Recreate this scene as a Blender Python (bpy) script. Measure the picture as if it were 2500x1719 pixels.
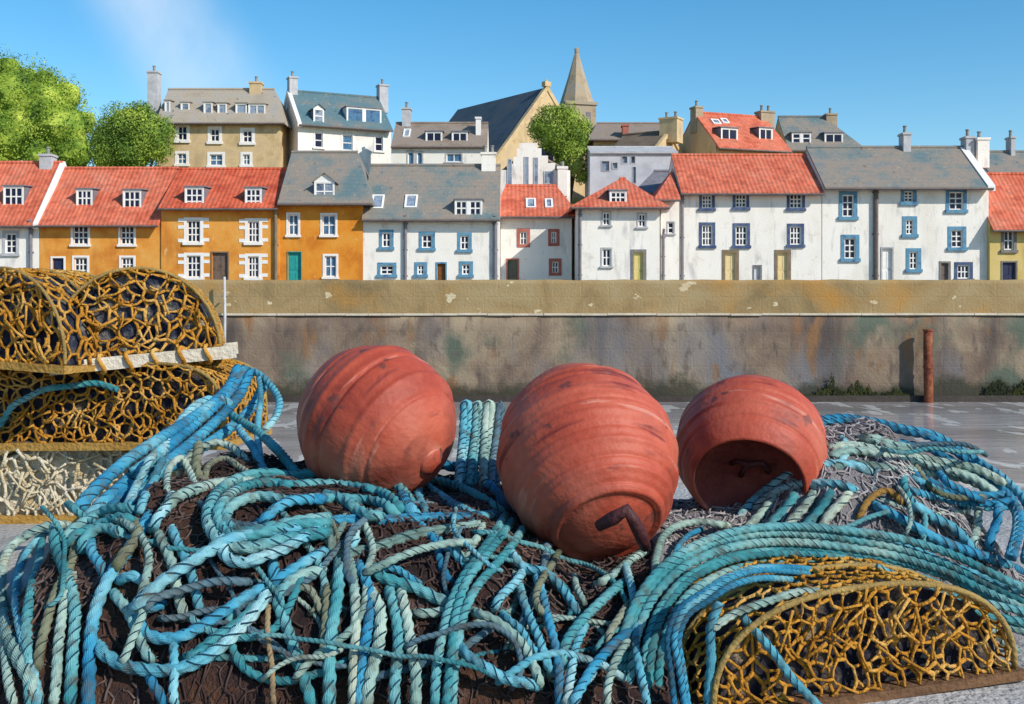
import bpy, bmesh, math, random
import numpy as np
from mathutils import Vector, Matrix, noise
from mathutils.geometry import delaunay_2d_cdt
R = math.radians
scn = bpy.context.scene
for o in list(bpy.data.objects): bpy.data.objects.remove(o)

# ------------------------------------------------------------------ camera, sky, sun
FPX, CX, HY, CAMZ = 2680.0, 1250.0, 757.0, 1.0      # focal length / principal column / horizon row of a 2500 x 1719 frame
cd = bpy.data.cameras.new('camera'); cam = bpy.data.objects.new('camera', cd); scn.collection.objects.link(cam)
cam.location = (0, 0, CAMZ); cam.rotation_euler = (R(90), 0, 0)
cd.sensor_width = 36; cd.lens = FPX / 2500 * 36; cd.shift_y = -(859.5 - HY) / 2500
cd.clip_start = 0.05; cd.clip_end = 6000
scn.camera = cam
CLOUD = 1.3
SUN = Vector((-1.18, 0.9, -0.98)).normalized()       # the way the light travels: from the right, behind the viewer
w = bpy.data.worlds.new('World'); scn.world = w; w.use_nodes = True
nt = w.node_tree; bg = nt.nodes['Background']
sky = nt.nodes.new('ShaderNodeTexSky'); sky.sky_type = 'NISHITA'; sky.sun_disc = False
sky.sun_elevation = math.asin(-SUN.z); sky.sun_rotation = R(127)
sky.altitude = 0; sky.air_density = 1.0; sky.dust_density = 0.2; sky.ozone_density = 2.2
hs = nt.nodes.new('ShaderNodeHueSaturation'); hs.inputs['Saturation'].default_value = 1.38; hs.inputs['Hue'].default_value = 0.492
nt.links.new(sky.outputs[0], hs.inputs['Color'])
wtc = nt.nodes.new('ShaderNodeTexCoord'); wmp = nt.nodes.new('ShaderNodeMapping'); wmp.inputs['Scale'].default_value = (5, 2, 3.2); wmp.inputs['Rotation'].default_value = (0, R(38), 0); wmp.inputs['Location'].default_value = (CLOUD, 0, 0.2)
wn = nt.nodes.new('ShaderNodeTexNoise'); wn.inputs['Scale'].default_value = 1.0; wn.inputs['Detail'].default_value = 7; wn.inputs['Roughness'].default_value = .55
wr = nt.nodes.new('ShaderNodeMapRange'); wr.inputs[1].default_value = .30; wr.inputs[2].default_value = .68; wr.inputs[4].default_value = .85     # thin wisps of high cloud
wm = nt.nodes.new('ShaderNodeMix'); wm.data_type = 'RGBA'; wm.inputs[7].default_value = (5.2, 5.9, 6.6, 1)
nt.links.new(wtc.outputs['Generated'], wmp.inputs[0]); nt.links.new(wmp.outputs[0], wn.inputs['Vector']); nt.links.new(wn.outputs['Fac'], wr.inputs[0]); 
wx = nt.nodes.new('ShaderNodeSeparateXYZ'); nt.links.new(wtc.outputs['Generated'], wx.inputs[0])      # one streak of cirrus to the left of the view, leaning over
wa = nt.nodes.new('ShaderNodeMath'); wa.operation = 'MULTIPLY_ADD'; wa.inputs[1].default_value = .55; wa.inputs[2].default_value = .155; nt.links.new(wx.outputs['Z'], wa.inputs[0])
wb = nt.nodes.new('ShaderNodeMath'); wb.operation = 'ADD'; nt.links.new(wa.outputs[0], wb.inputs[0]); nt.links.new(wx.outputs['X'], wb.inputs[1])
wc = nt.nodes.new('ShaderNodeMath'); wc.operation = 'ABSOLUTE'; nt.links.new(wb.outputs[0], wc.inputs[0])
we = nt.nodes.new('ShaderNodeMapRange'); we.interpolation_type = 'SMOOTHERSTEP'; we.inputs[1].default_value = .085; we.inputs[2].default_value = 0; nt.links.new(wc.outputs[0], we.inputs[0])
wf = nt.nodes.new('ShaderNodeMath'); wf.operation = 'MULTIPLY'; nt.links.new(we.outputs[0], wf.inputs[0]); nt.links.new(wr.outputs[0], wf.inputs[1]); nt.links.new(wf.outputs[0], wm.inputs[0])
nt.links.new(hs.outputs[0], wm.inputs[6]); nt.links.new(wm.outputs[2], bg.inputs['Color'])
bg.inputs['Strength'].default_value = 0.15
sl = bpy.data.lights.new('sun', 'SUN'); sl.energy = 4.4; sl.angle = R(0.5); sl.color = (1.0, 0.95, 0.86)
so = bpy.data.objects.new('sun', sl); scn.collection.objects.link(so); so.location = (20, -20, 30)
so.rotation_euler = SUN.to_track_quat('-Z', 'Y').to_euler()
scn.view_settings.view_transform = 'Standard'; scn.view_settings.look = 'None'
scn.view_settings.exposure = 0.10; scn.view_settings.gamma = 1.0
scn.cycles.max_bounces = 6; scn.cycles.use_denoising = True

# ------------------------------------------------------------------ helpers
def at(px, py, Y):
    return Vector(((px - CX) / FPX * Y, Y, CAMZ - (py - HY) / FPX * Y))
def link(o, parent=None):
    scn.collection.objects.link(o)
    if parent is not None: o.parent = parent
    return o
def tag(o, label, cat, group=None, kind=None):
    if label: o['label'] = label
    if cat: o['category'] = cat
    if group: o['group'] = group
    if kind: o['kind'] = kind
    return o
def empty(name, loc, rz=0.0, label=None, cat=None, group=None):
    o = bpy.data.objects.new(name, None); o.empty_display_size = 0.2
    o.location = loc; o.rotation_euler = (0, 0, rz); link(o)
    return tag(o, label, cat, group)

class MB:
    """collects shapes for ONE mesh object"""
    def __init__(s): s.v = []; s.f = []; s.m = []; s.mi = 0
    def add(s, vs, fs):
        b = len(s.v); s.v += [tuple(p) for p in vs]
        for f in fs: s.f.append(tuple(i + b for i in f)); s.m.append(s.mi)
    def box(s, x0, x1, y0, y1, z0, z1):
        s.add([(x0,y0,z0),(x1,y0,z0),(x1,y1,z0),(x0,y1,z0),(x0,y0,z1),(x1,y0,z1),(x1,y1,z1),(x0,y1,z1)],
              [(0,3,2,1),(4,5,6,7),(0,1,5,4),(1,2,6,5),(2,3,7,6),(3,0,4,7)])
    def obox(s, M, sx, sy, sz):
        c = [(a*sx/2, b*sy/2, d*sz/2) for d in (-1,1) for a,b in ((-1,-1),(1,-1),(1,1),(-1,1))]
        s.add([M @ Vector(p) for p in c], [(0,3,2,1),(4,5,6,7),(0,1,5,4),(1,2,6,5),(2,3,7,6),(3,0,4,7)])
    def quad(s, a, b, c, d): s.add([a,b,c,d], [(0,1,2,3)])
    def frame(s, x0, x1, z0, z1, t, y0, y1, bottom=True):
        s.box(x0, x0+t, y0, y1, z0, z1); s.box(x1-t, x1, y0, y1, z0, z1)
        s.box(x0+t, x1-t, y0, y1, z1-t, z1)
        if bottom: s.box(x0+t, x1-t, y0, y1, z0, z0+t)
    def tube(s, pts, r, n=6, cap=True):
        pts = [Vector(p) for p in pts]; k = len(pts)
        rr = r if hasattr(r, '__len__') else [r]*k
        vs = []; N = None
        for i, p in enumerate(pts):
            t = (pts[min(i+1,k-1)] - pts[max(i-1,0)])
            if t.length < 1e-9: t = Vector((0,0,1))
            t.normalize()
            if N is None: N = t.orthogonal().normalized()
            else:
                N = N - t * N.dot(t)
                N = N.normalized() if N.length > 1e-6 else t.orthogonal().normalized()
            B = t.cross(N)
            for j in range(n):
                a = 2*math.pi*j/n; vs.append(p + (N*math.cos(a) + B*math.sin(a))*rr[i])
        fs = [(i*n+j, i*n+(j+1)%n, (i+1)*n+(j+1)%n, (i+1)*n+j) for i in range(k-1) for j in range(n)]
        if cap: fs += [tuple(range(n))[::-1], tuple((k-1)*n+j for j in range(n))]
        s.add(vs, fs)
    def build(s, name, mats, parent=None, smooth=False, loc=None):
        me = bpy.data.meshes.new(name); me.from_pydata(s.v, [], s.f)
        for m in (mats if isinstance(mats, (list, tuple)) else [mats]): me.materials.append(m)
        if any(s.m): me.polygons.foreach_set('material_index', s.m)
        if smooth: me.polygons.foreach_set('use_smooth', [True]*len(me.polygons))
        me.update()
        o = bpy.data.objects.new(name, me)
        if loc is not None: o.location = loc
        return link(o, parent)

# ------------------------------------------------------------------ materials
def mat(name, cols, scale=1.0, rough=0.8, bump=0.0, bscale=20.0, detail=6.0, pos=None, pattern=None, streak=None, spec=0.3, dist=0.0, metallic=0.0):
    """mottled surface: a ramp of the thing's own colours over a noise, with a fine bump and an optional tile / slate / block relief"""
    m = bpy.data.materials.new(name); m.use_nodes = True; t = m.node_tree; N = t.nodes; L = t.links
    b = N['Principled BSDF']; b.inputs['Roughness'].default_value = rough; b.inputs['Specular IOR Level'].default_value = spec
    b.inputs['Metallic'].default_value = metallic
    tc = N.new('ShaderNodeTexCoord'); mp = N.new('ShaderNodeMapping'); L.new(tc.outputs['Object'], mp.inputs[0])
    oi = N.new('ShaderNodeObjectInfo'); va = N.new('ShaderNodeVectorMath'); va.operation = 'SCALE'
    cb = N.new('ShaderNodeCombineXYZ')
    for k in range(3): L.new(oi.outputs['Random'], cb.inputs[k])
    L.new(cb.outputs[0], va.inputs[0]); va.inputs['Scale'].default_value = 37.0
    ad = N.new('ShaderNodeVectorMath'); ad.operation = 'ADD'; L.new(mp.outputs[0], ad.inputs[0]); L.new(va.outputs[0], ad.inputs[1])
    if streak: mp.inputs['Scale'].default_value = streak
    n1 = N.new('ShaderNodeTexNoise'); n1.inputs['Scale'].default_value = scale; n1.inputs['Detail'].default_value = detail
    n1.inputs['Roughness'].default_value = 0.62; n1.inputs['Distortion'].default_value = dist
    L.new(ad.outputs[0], n1.inputs['Vector'])
    if len(cols) == 1: b.inputs['Base Color'].default_value = (*cols[0], 1)
    else:
        r = N.new('ShaderNodeValToRGB'); L.new(n1.outputs['Fac'], r.inputs[0])
        k = len(cols); ps = pos or [0.32 + 0.36*i/(k-1) for i in range(k)]
        while len(r.color_ramp.elements) < k: r.color_ramp.elements.new(0.5)
        for e, p, c in zip(r.color_ramp.elements, ps, cols): e.position = p; e.color = (*c, 1)
        L.new(r.outputs[0], b.inputs['Base Color'])
    hgt = None
    if bump:
        n2 = N.new('ShaderNodeTexNoise'); n2.inputs['Scale'].default_value = bscale; n2.inputs['Detail'].default_value = 5
        L.new(tc.outputs['Object'], n2.inputs['Vector'])
        bp = N.new('ShaderNodeBump'); bp.inputs['Strength'].default_value = bump; bp.inputs['Distance'].default_value = 0.05
        L.new(n2.outputs['Fac'], bp.inputs['Height']); hgt = bp
    if pattern:
        kind, size, st = pattern
        bp2 = N.new('ShaderNodeBump'); bp2.inputs['Strength'].default_value = st; bp2.inputs['Distance'].default_value = 0.08
        sx = N.new('ShaderNodeSeparateXYZ'); L.new(tc.outputs['Object'], sx.inputs[0])
        if kind == 'pantile':
            wv = N.new('ShaderNodeTexWave'); wv.bands_direction = 'X'; wv.inputs['Scale'].default_value = 0.314/size
            wv.inputs['Distortion'].default_value = 0.3
            L.new(tc.outputs['Object'], wv.inputs['Vector'])
            zf = N.new('ShaderNodeMath'); zf.operation = 'MULTIPLY'; zf.inputs[1].default_value = 1/.24; L.new(sx.outputs['Z'], zf.inputs[0])
            zr = N.new('ShaderNodeMath'); zr.operation = 'FRACT'; L.new(zf.outputs[0], zr.inputs[0])
            zm = N.new('ShaderNodeMath'); zm.operation = 'MULTIPLY_ADD'; zm.inputs[1].default_value = -.9; L.new(zr.outputs[0], zm.inputs[0]); L.new(wv.outputs['Fac'], zm.inputs[2]); L.new(zm.outputs[0], bp2.inputs['Height'])
            # single tiles of another firing, and lichen
            vo = N.new('ShaderNodeTexVoronoi'); vo.inputs['Scale'].default_value = 3.2; L.new(tc.outputs['Object'], vo.inputs['Vector'])
            sv = N.new('ShaderNodeSeparateXYZ'); L.new(vo.outputs['Color'], sv.inputs[0])
            vr = N.new('ShaderNodeMapRange'); vr.inputs[1].default_value = 0; vr.inputs[2].default_value = 1; vr.inputs[3].default_value = .78; vr.inputs[4].default_value = 1.12; L.new(sv.outputs[0], vr.inputs[0])
            vm = N.new('ShaderNodeMix'); vm.data_type = 'RGBA'; vm.blend_type = 'MULTIPLY'; vm.inputs[0].default_value = 1; L.new(b.inputs['Base Color'].links[0].from_socket, vm.inputs[6]); L.new(vr.outputs[0], vm.inputs[7]); L.new(vm.outputs[2], b.inputs['Base Color'])
        else:
            c2 = N.new('ShaderNodeCombineXYZ'); L.new(sx.outputs['X'], c2.inputs[0]); L.new(sx.outputs['Z'], c2.inputs[1])
            br = N.new('ShaderNodeTexBrick'); br.inputs['Scale'].default_value = 1.0
            br.inputs['Brick Width'].default_value = size*1.6; br.inputs['Row Height'].default_value = size
            br.inputs['Mortar Size'].default_value = size*0.06; br.inputs['Mortar Smooth'].default_value = 0.6
            br.inputs['Color1'].default_value = (1,1,1,1); br.inputs['Color2'].default_value = (.6,.6,.6,1); br.inputs['Mortar'].default_value = (0,0,0,1)
            L.new(c2.outputs[0], br.inputs['Vector']); L.new(br.outputs['Color'], bp2.inputs['Height'])
        if hgt: L.new(hgt.outputs[0], bp2.inputs['Normal'])
        hgt = bp2
    if hgt: L.new(hgt.outputs[0], b.inputs['Normal'])
    return m

M = {}
M['white'] = mat('white_harling', [(.68,.61,.53),(.82,.76,.68),(.85,.80,.73)], 0.9, .9, .5, 14, pos=[.30,.42,.7])
M['palegrey'] = mat('pale_grey_harling', [(.42,.41,.43),(.58,.57,.59)], 0.7, .9, .5, 14)
M['orange'] = mat('orange_limewash', [(.56,.19,.028),(.69,.29,.048),(.71,.35,.085)], 0.8, .9, .4, 16)
M['orange_deep'] = mat('deep_orange_limewash', [(.54,.165,.014),(.68,.25,.025),(.70,.31,.05)], 0.7, .9, .4, 16)
M['yellow'] = mat('yellow_limewash', [(.56,.40,.12),(.66,.50,.20)], 0.8, .9, .4, 16)
M['tan'] = mat('tan_sandstone', [(.44,.31,.15),(.60,.44,.24),(.52,.38,.23)], 0.7, .9, .4, 12, pattern=('block', .35, .25))
M['greytan'] = mat('weathered_sandstone', [(.27,.22,.17),(.40,.31,.20),(.34,.30,.25)], 0.8, .9, .5, 10, pattern=('block', .4, .3))
M['red'] = mat('red_pantile', [(.46,.09,.045),(.61,.15,.08),(.56,.18,.11)], 0.7, .8, .3, 12, pattern=('pantile', .30, .36))
M['red_deep'] = mat('deep_red_pantile', [(.42,.06,.026),(.58,.11,.05),(.54,.13,.07)], 0.7, .8, .3, 12, pattern=('pantile', .30, .36))
M['slate'] = mat('grey_slate', [(.11,.17,.18),(.20,.20,.18),(.27,.215,.17),(.17,.19,.19)], 0.38, .8, .3, 12, pattern=('slate', .3, .5), pos=[.36,.46,.55,.66])
M['slate_blue'] = mat('blue_slate', [(.07,.15,.18),(.10,.17,.19),(.20,.18,.15)], 0.4, .8, .3, 12, pattern=('slate', .3, .5))
M['slate_dark'] = mat('dark_blue_slate', [(.035,.06,.085),(.06,.085,.11),(.085,.09,.10)], 0.4, .75, .3, 12, pattern=('slate', .3, .5))
M['slate_brown'] = mat('brown_slate', [(.20,.15,.115),(.27,.21,.165),(.24,.20,.18)], 0.5, .85, .3, 12, pattern=('slate', .3, .5))
M['slate_umber'] = mat('umber_slate', [(.10,.075,.05),(.16,.12,.085),(.20,.15,.10)], 0.5, .85, .3, 12, pattern=('slate', .3, .5))
M['slate_tan'] = mat('tan_grey_slate', [(.30,.25,.19),(.37,.31,.24),(.31,.30,.29)], 0.5, .85, .3, 12, pattern=('slate', .3, .4))
M['paint'] = mat('white_paint', [(.74,.71,.67),(.82,.79,.75)], 3, .6)
M['navy'] = mat('navy_paint', [(.012,.018,.055),(.025,.035,.085)], 3, .5)
M['marginblue'] = mat('dark_blue_margin', [(.03,.05,.12),(.06,.09,.18),(.12,.16,.25)], 2.5, .7)
M['marginsky'] = mat('sea_blue_margin', [(.07,.20,.30),(.12,.28,.40),(.04,.10,.22)], 1.8, .7)
M['marginred'] = mat('red_margin', [(.36,.09,.06),(.46,.15,.11)], 3, .7)
M['margingrey'] = mat('grey_margin', [(.14,.13,.12),(.24,.22,.20)], 3, .7)
M['pane'] = mat('window_glass', [(.006,.008,.03),(.015,.02,.05)], 3, .25, spec=.25)
M['paneblue'] = mat('blue_window_glass', [(.03,.08,.16),(.08,.18,.30),(.02,.04,.10)], 1.4, .25, spec=.25)
M['panepale'] = mat('pale_window_glass', [(.12,.16,.24),(.28,.34,.42),(.05,.07,.12)], 1.2, .25, spec=.25)
M['lead'] = mat('lead_grey', [(.14,.13,.15),(.22,.21,.23)], 3, .7)
M['pipe'] = mat('brown_iron_pipe', [(.10,.075,.07),(.17,.13,.12)], 3, .6)
M['chimgrey'] = mat('grey_chimney_render', [(.36,.36,.38),(.52,.51,.51)], 2, .9, .4, 12)
M['pot'] = mat('clay_pot', [(.16,.17,.18),(.30,.28,.24)], 3, .8)
M['turq'] = mat('turquoise_paint', [(.015,.24,.22),(.03,.34,.31)], 3, .5)
M['doorbrown'] = mat('brown_door_paint', [(.085,.055,.04),(.17,.115,.085),(.10,.08,.08)], 2, .6)
M['doorrust'] = mat('rust_door_paint', [(.20,.07,.01),(.12,.05,.015)], 3, .6)
M['dooryellow'] = mat('yellow_door_paint', [(.62,.50,.15),(.70,.58,.24)], 3, .6)
M['doorcream'] = mat('cream_door_paint', [(.66,.48,.20),(.74,.60,.34)], 2, .6)
M['doorgreen'] = mat('grey_green_door_paint', [(.08,.085,.06),(.14,.14,.10)], 3, .6)
M['dooredge'] = mat('stone_door_margin', [(.16,.11,.07),(.26,.19,.11)], 3, .8)

def stains(m, items):
    """wear with a shape of its own: (scale xyz, noise scale, low, high, colour, amount, offset)"""
    t = m.node_tree; N = t.nodes; L = t.links; b = N['Principled BSDF']; src = b.inputs['Base Color'].links[0].from_socket
    tc = next(n for n in N if n.type == 'TEX_COORD'); oi = next(n for n in N if n.type == 'OBJECT_INFO')
    for sc, s_, lo, hi, col, amt, off in items:
        mp = N.new('ShaderNodeMapping'); mp.inputs['Scale'].default_value = sc; mp.inputs['Location'].default_value = (off, off, off); L.new(tc.outputs['Object'], mp.inputs[0])
        n = N.new('ShaderNodeTexNoise'); n.noise_dimensions = '4D'; n.inputs['Scale'].default_value = s_; n.inputs['Detail'].default_value = 6; L.new(mp.outputs[0], n.inputs['Vector'])
        w_ = N.new('ShaderNodeMath'); w_.operation = 'MULTIPLY'; w_.inputs[1].default_value = 60; L.new(oi.outputs['Random'], w_.inputs[0]); L.new(w_.outputs[0], n.inputs['W'])
        r = N.new('ShaderNodeMapRange'); r.inputs[1].default_value = lo; r.inputs[2].default_value = hi; r.inputs[4].default_value = amt; L.new(n.outputs['Fac'], r.inputs[0])
        mx = N.new('ShaderNodeMix'); mx.data_type = 'RGBA'; L.new(r.outputs[0], mx.inputs[0]); L.new(src, mx.inputs[6]); mx.inputs[7].default_value = (*col, 1); src = mx.outputs[2]
    L.new(src, b.inputs['Base Color'])
stains(M['white'], [((1,1,.35),1.3,.58,.70,(.50,.47,.46),.8,3), ((1,1,.16),2.6,.58,.70,(.52,.49,.46),.65,11), ((1,1,.7),3.6,.67,.72,(.40,.37,.35),.5,17), ((1,1,.3),.5,.55,.72,(.66,.60,.50),.6,23)])
for k in ('orange', 'orange_deep'): stains(M[k], [((1,1,.35),.9,.56,.72,(.40,.13,.02),.7,3), ((1,1,.6),3.0,.63,.70,(.74,.50,.24),.6,13)])
stains(M['yellow'], [((1,1,.35),1.2,.58,.70,(.40,.27,.09),.7,3)])
for k in ('tan', 'greytan'): stains(M[k], [((1,1,.4),.8,.55,.70,(.30,.20,.11),.6,3)])
for k in ('slate', 'slate_blue', 'slate_brown', 'slate_tan'): stains(M[k], [((1,1,1),5,.62,.68,(.36,.33,.27),.6,3), ((1,1,1),2.2,.63,.70,(.06,.07,.07),.6,9)])
for k in ('red', 'red_deep'): stains(M[k], [((1,1,.5),1.6,.62,.72,(.30,.085,.05),.7,3), ((1,1,1),6,.68,.72,(.55,.36,.25),.7,9)])

# ------------------------------------------------------------------ houses
class House:
    def __init__(s, label, x0, x1, eave, ridge, Yf, base, wall, roof, rz=0.0, depth=8.0, ov=0.55, hipL=0.0, hipR=0.0,
                 group='terraced houses along the harbour street', name='terraced_house', cat='house', front_gable=False, gutter=True):
        s.Yf = Yf; s.depth = depth; s.wallm = wall; s.roofm = roof; s.ov = ov; s.hipL = hipL; s.hipR = hipR
        p = at((x0+x1)/2, 0, Yf)
        s.root = empty(name, (p.x, Yf, base), rz, label, cat, group)
        s.inv = (Matrix.Translation((p.x, Yf, base)) @ Matrix.Rotation(rz, 4, 'Z')).inverted()
        s.x0 = s.loc(x0, eave, 0).x + .012; s.x1 = s.loc(x1, eave, 0).x - .012
        xm = (x0+x1)/2
        s.ze = s.loc(xm, eave, 0).z; s.yr = depth/2
        s.zr = s.loc(xm, ridge, s.yr).z; s.k = (s.zr - s.ze)/s.yr
        s.holes = []; s.gutter = gutter
    def ray(s, px, py):
        o = Vector((0, 0, CAMZ)); d = at(px, py, 1.0) - o
        return s.inv @ o, s.inv.to_3x3() @ d
    def loc(s, px, py, y):
        o, d = s.ray(px, py); return o + d*((y - o.y)/d.y)
    def onroof(s, px, py):
        o, d = s.ray(px, py); t = (s.ze + o.y*s.k - o.z)/(d.z - d.y*s.k); return o + d*t
    def rect(s, r, y=0.0):
        a = s.loc(r[0], r[3], y); b = s.loc(r[1], r[2], y); return a.x, b.x, a.z, b.z
    # glazing set in a rectangle (local coordinates), front of frame at y
    def glaze(s, x0, x1, z0, z1, cols, rows, y, parent, frame=None, pane=None, ft=.09, bt=.07):
        mb = MB(); mb.frame(x0, x1, z0, z1, ft, y, y+.07)
        ix0, ix1, iz0, iz1 = x0+ft, x1-ft, z0+ft, z1-ft
        for i in range(1, cols):
            xx = ix0 + (ix1-ix0)*i/cols; mb.box(xx-bt/2, xx+bt/2, y+.008, y+.06, iz0, iz1)
        xs = [ix0] + [ix0+(ix1-ix0)*i/cols for i in range(1, cols)] + [ix1]
        for j in range(1, rows):
            zz = iz0 + (iz1-iz0)*j/rows
            for i in range(cols):
                a = xs[i] + (bt/2 if i else 0); c = xs[i+1] - (bt/2 if i < cols-1 else 0)
                mb.box(a, c, y+.012, y+.058, zz-bt/2, zz+bt/2)
        f = mb.build('window', frame or M['paint'], parent)
        g = MB(); g.box(ix0-.02, ix1+.02, y+.055, y+.064, iz0-.02, iz1+.02)
        g.build('pane', pane or M['pane'], f if parent.parent is None else parent)
        return f
    def window(s, r, cols=2, rows=3, margin=.16, mm=None, pane=None, frame=None, quoin=False, sill=True, ft=.08, bt=.08):
        x0, x1, z0, z1 = s.rect(r); z1 = min(z1, s.ze - .12); mm = mm or M['paint']
        hx0, hx1, hz0, hz1 = x0+margin, x1-margin, z0+margin*.8, z1-margin
        s.holes.append((hx0, hx1, hz0, hz1))
        f = s.glaze(hx0, hx1, hz0, hz1, cols, rows, .09, s.root, frame, pane, ft, bt)
        if margin > .02:
            mb = MB(); mb.frame(x0, x1, z0, z1, margin, -.035, .002) if not sill else mb.frame(x0, x1, z0, z1, margin, -.035, .002, bottom=False)
            if quoin:
                for j in range(4):
                    q = z0 + (z1-z0)*(.08 + .25*j)
                    if j % 2 == 0 or j == 3:
                        mb.box(x0-.40, x0-.002, -.033, .002, q, q+.24); mb.box(x1+.002, x1+.40, -.033, .002, q+.05, q+.29)
            mb.build('surround', mm, f)
        if sill:
            sb = MB(); sb.box(x0-.06, x1+.06, -.14, .002, z0-.04, hz0-.002); sb.build('sill', mm, f)
        return f
    def door(s, r, m, fm=None, margin=.12, panel=True):
        x0, x1, z0, z1 = s.rect(r); z0 = 0.06
        hx0, hx1, hz1 = x0+margin, x1-margin, z1-margin
        s.holes.append((hx0, hx1, z0, hz1))
        mb = MB(); mb.box(hx0, hx1, .16, .22, z0, hz1)
        if panel:
            w_ = hx1-hx0; h_ = hz1-z0
            for a in (0.12, .54):
                for q0, q1 in ((.1,.42),(.5,.9)):
                    mb.box(hx0+w_*a, hx0+w_*(a+.34), .14, .165, z0+h_*q0, z0+h_*q1)
        d = mb.build('door', m, s.root)
        fb = MB(); fb.frame(x0, x1, z0, z1, margin, -.04, .002, bottom=False); fb.build('door_frame', fm or M['paint'], d)
        hb = MB(); c = Vector((hx1-.12, .12, z0+(hz1-z0)*.46)); hb.tube([c-Vector((0,0,.06)), c+Vector((0,-.03,0)), c+Vector((0,0,.06))], .018); hb.build('handle', M['lead'], d)
    def dormer(s, r, cols=3, rows=2, kind='box', mm=None, cheek=None, pane=None, panels=1, at_eave=False, rm=None):
        mm = mm or M['paint']; cheek = cheek or M['lead']
        yd = -.03 if at_eave else s.onroof((r[0]+r[1])/2, r[3]).y
        x0, x1, z0, z1 = s.rect(r, yd); w_ = x1-x0
        gh = w_*.38 if kind == 'gable' else 0
        zt = z1 - gh
        yb = min((zt - s.ze)/s.k + .15, s.yr); mb = MB()
        zl = z0 - .05
        # cheeks and lintel
        yl = max(yd + .05, (zl - s.ze)/s.k)
        mb.box(x0, x0+.08, yd, yb, zl if at_eave else z0-.02, zt); mb.box(x1-.08, x1, yd, yb, zl if at_eave else z0-.02, zt)
        mb.box(x0+.08, x1-.08, yd+.14, yb, zl, zt)
        d = mb.build('dormer', cheek, s.root)
        rb = MB()
        if kind == 'gable':
            yr = min((z1 - s.ze)/s.k + .3, s.yr); o = .14; xm = (x0+x1)/2; th = .09
            for sx, xe in ((-1, x0-o), (1, x1+o)):
                ze = zt - o*gh/(w_/2)
                a = [(xe, yd-.15, ze), (xm, yd-.15, z1+.02), (xm, yr, z1+.02), (xe, yb, ze)]
                b_ = [(q[0], q[1], q[2]+th) for q in a]
                rb.add(a+b_, [(0,1,2,3),(4,5,6,7),(0,1,5,4),(1,2,6,5),(2,3,7,6),(3,0,4,7)])
            gb = MB(); gb.add([(x0,yd,zt),(x1,yd,zt),(xm,yd,z1),(x0,yd+.12,zt),(x1,yd+.12,zt),(xm,yd+.12,z1)], [(0,1,2),(3,5,4),(0,2,5,3),(1,4,5,2),(0,3,4,1)]); gb.build('gablet', mm, d)
        else:
            rise = .0 if kind == 'flat' else .12
            yb2 = min((zt + rise - s.ze)/s.k + .12, s.yr)
            a = [(x0-.1, yd-.12, zt+.01), (x1+.1, yd-.12, zt+.01), (x1+.1, yb2, zt+rise+.01), (x0-.1, yb2, zt+rise+.01)]
            b_ = [(q[0], q[1], q[2]+.08) for q in a]
            rb.add(a+b_, [(3,2,1,0),(4,5,6,7),(0,1,5,4),(1,2,6,5),(2,3,7,6),(3,0,4,7)])
        rb.build('dormer_roof', rm or (cheek if kind != 'gable' else s.roofm), d)
        fb = MB(); fb.frame(x0+.002, x1-.002, z0, zt-.002, .10, yd-.03, yd+.05); fb.box(x0-.05, x1+.05, yd-.10, yd-.032, z0-.06, z0+.05)
        for i in range(1, panels):
            xx = x0 + w_*i/panels; fb.box(xx-.12, xx+.12, yd-.028, yd+.05, z0+.1, zt-.102)
        fb.build('surround', mm, d)
        for i in range(panels):
            a = x0 + w_*i/panels + (.12 if i else .10); b_ = x0 + w_*(i+1)/panels - (.12 if i < panels-1 else .10)
            s.glaze(a, b_, z0+.1, zt-.102, cols, rows, yd-.01, d, mm, pane, .05, .09)
        return d
    def skylight(s, r, frame=None, pane=None):
        a = s.onroof(r[0], r[3]); b = s.onroof(r[1], r[2]); w_ = b.x - a.x
        ang = math.atan(s.k); n = Vector((0, -math.sin(ang), math.cos(ang))); u = Vector((0, math.cos(ang), math.sin(ang)))
        L_ = (b - a).dot(u); c = (a + b)/2
        Mx = Matrix((( 1,0,0,c.x),(0,u.y,n.y,c.y),(0,u.z,n.z,c.z),(0,0,0,1)))
        mb = MB(); t = .13
        for (cx, cy, sx, sy) in ((-w_/2+t/2,0,t,L_),(w_/2-t/2,0,t,L_),(0,-L_/2+t/2,w_-2*t,t),(0,L_/2-t/2,w_-2*t,t)):
            mb.obox(Mx @ Matrix.Translation((cx, cy, .09)), sx, sy, .26)
        f = mb.build('skylight', frame or M['paint'], s.root)
        g = MB(); g.obox(Mx @ Matrix.Translation((0,0,.13)), w_-2*t+.02, L_-2*t+.02, .03); g.build('pane', pane or M['panepale'], f)
    def chimney(s, r, m=None, pots=1, y=None, depth=1.0, name='chimney', down=1.2):
        y = s.yr if y is None else y
        x0, x1, z0, z1 = s.rect(r, y); m = m or M['chimgrey']; z0 -= down
        mb = MB(); mb.box(x0, x1, y-depth/2, y+depth/2, z0, z1-.16); mb.box(x0-.07, x1+.07, y-depth/2-.07, y+depth/2+.07, z1-.16, z1)
        c = mb.build(name, m, s.root)
        for i in range(pots):
            xx = x0 + (x1-x0)*(i+.5)/pots; q = MB(); q.tube([(xx,y,z1),(xx,y,z1+.45),(xx,y,z1+.47),(xx,y,z1+.55)], [.13,.11,.15,.15], 10); q.build('chimney_pot', M['pot'], c)
        return c
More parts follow.
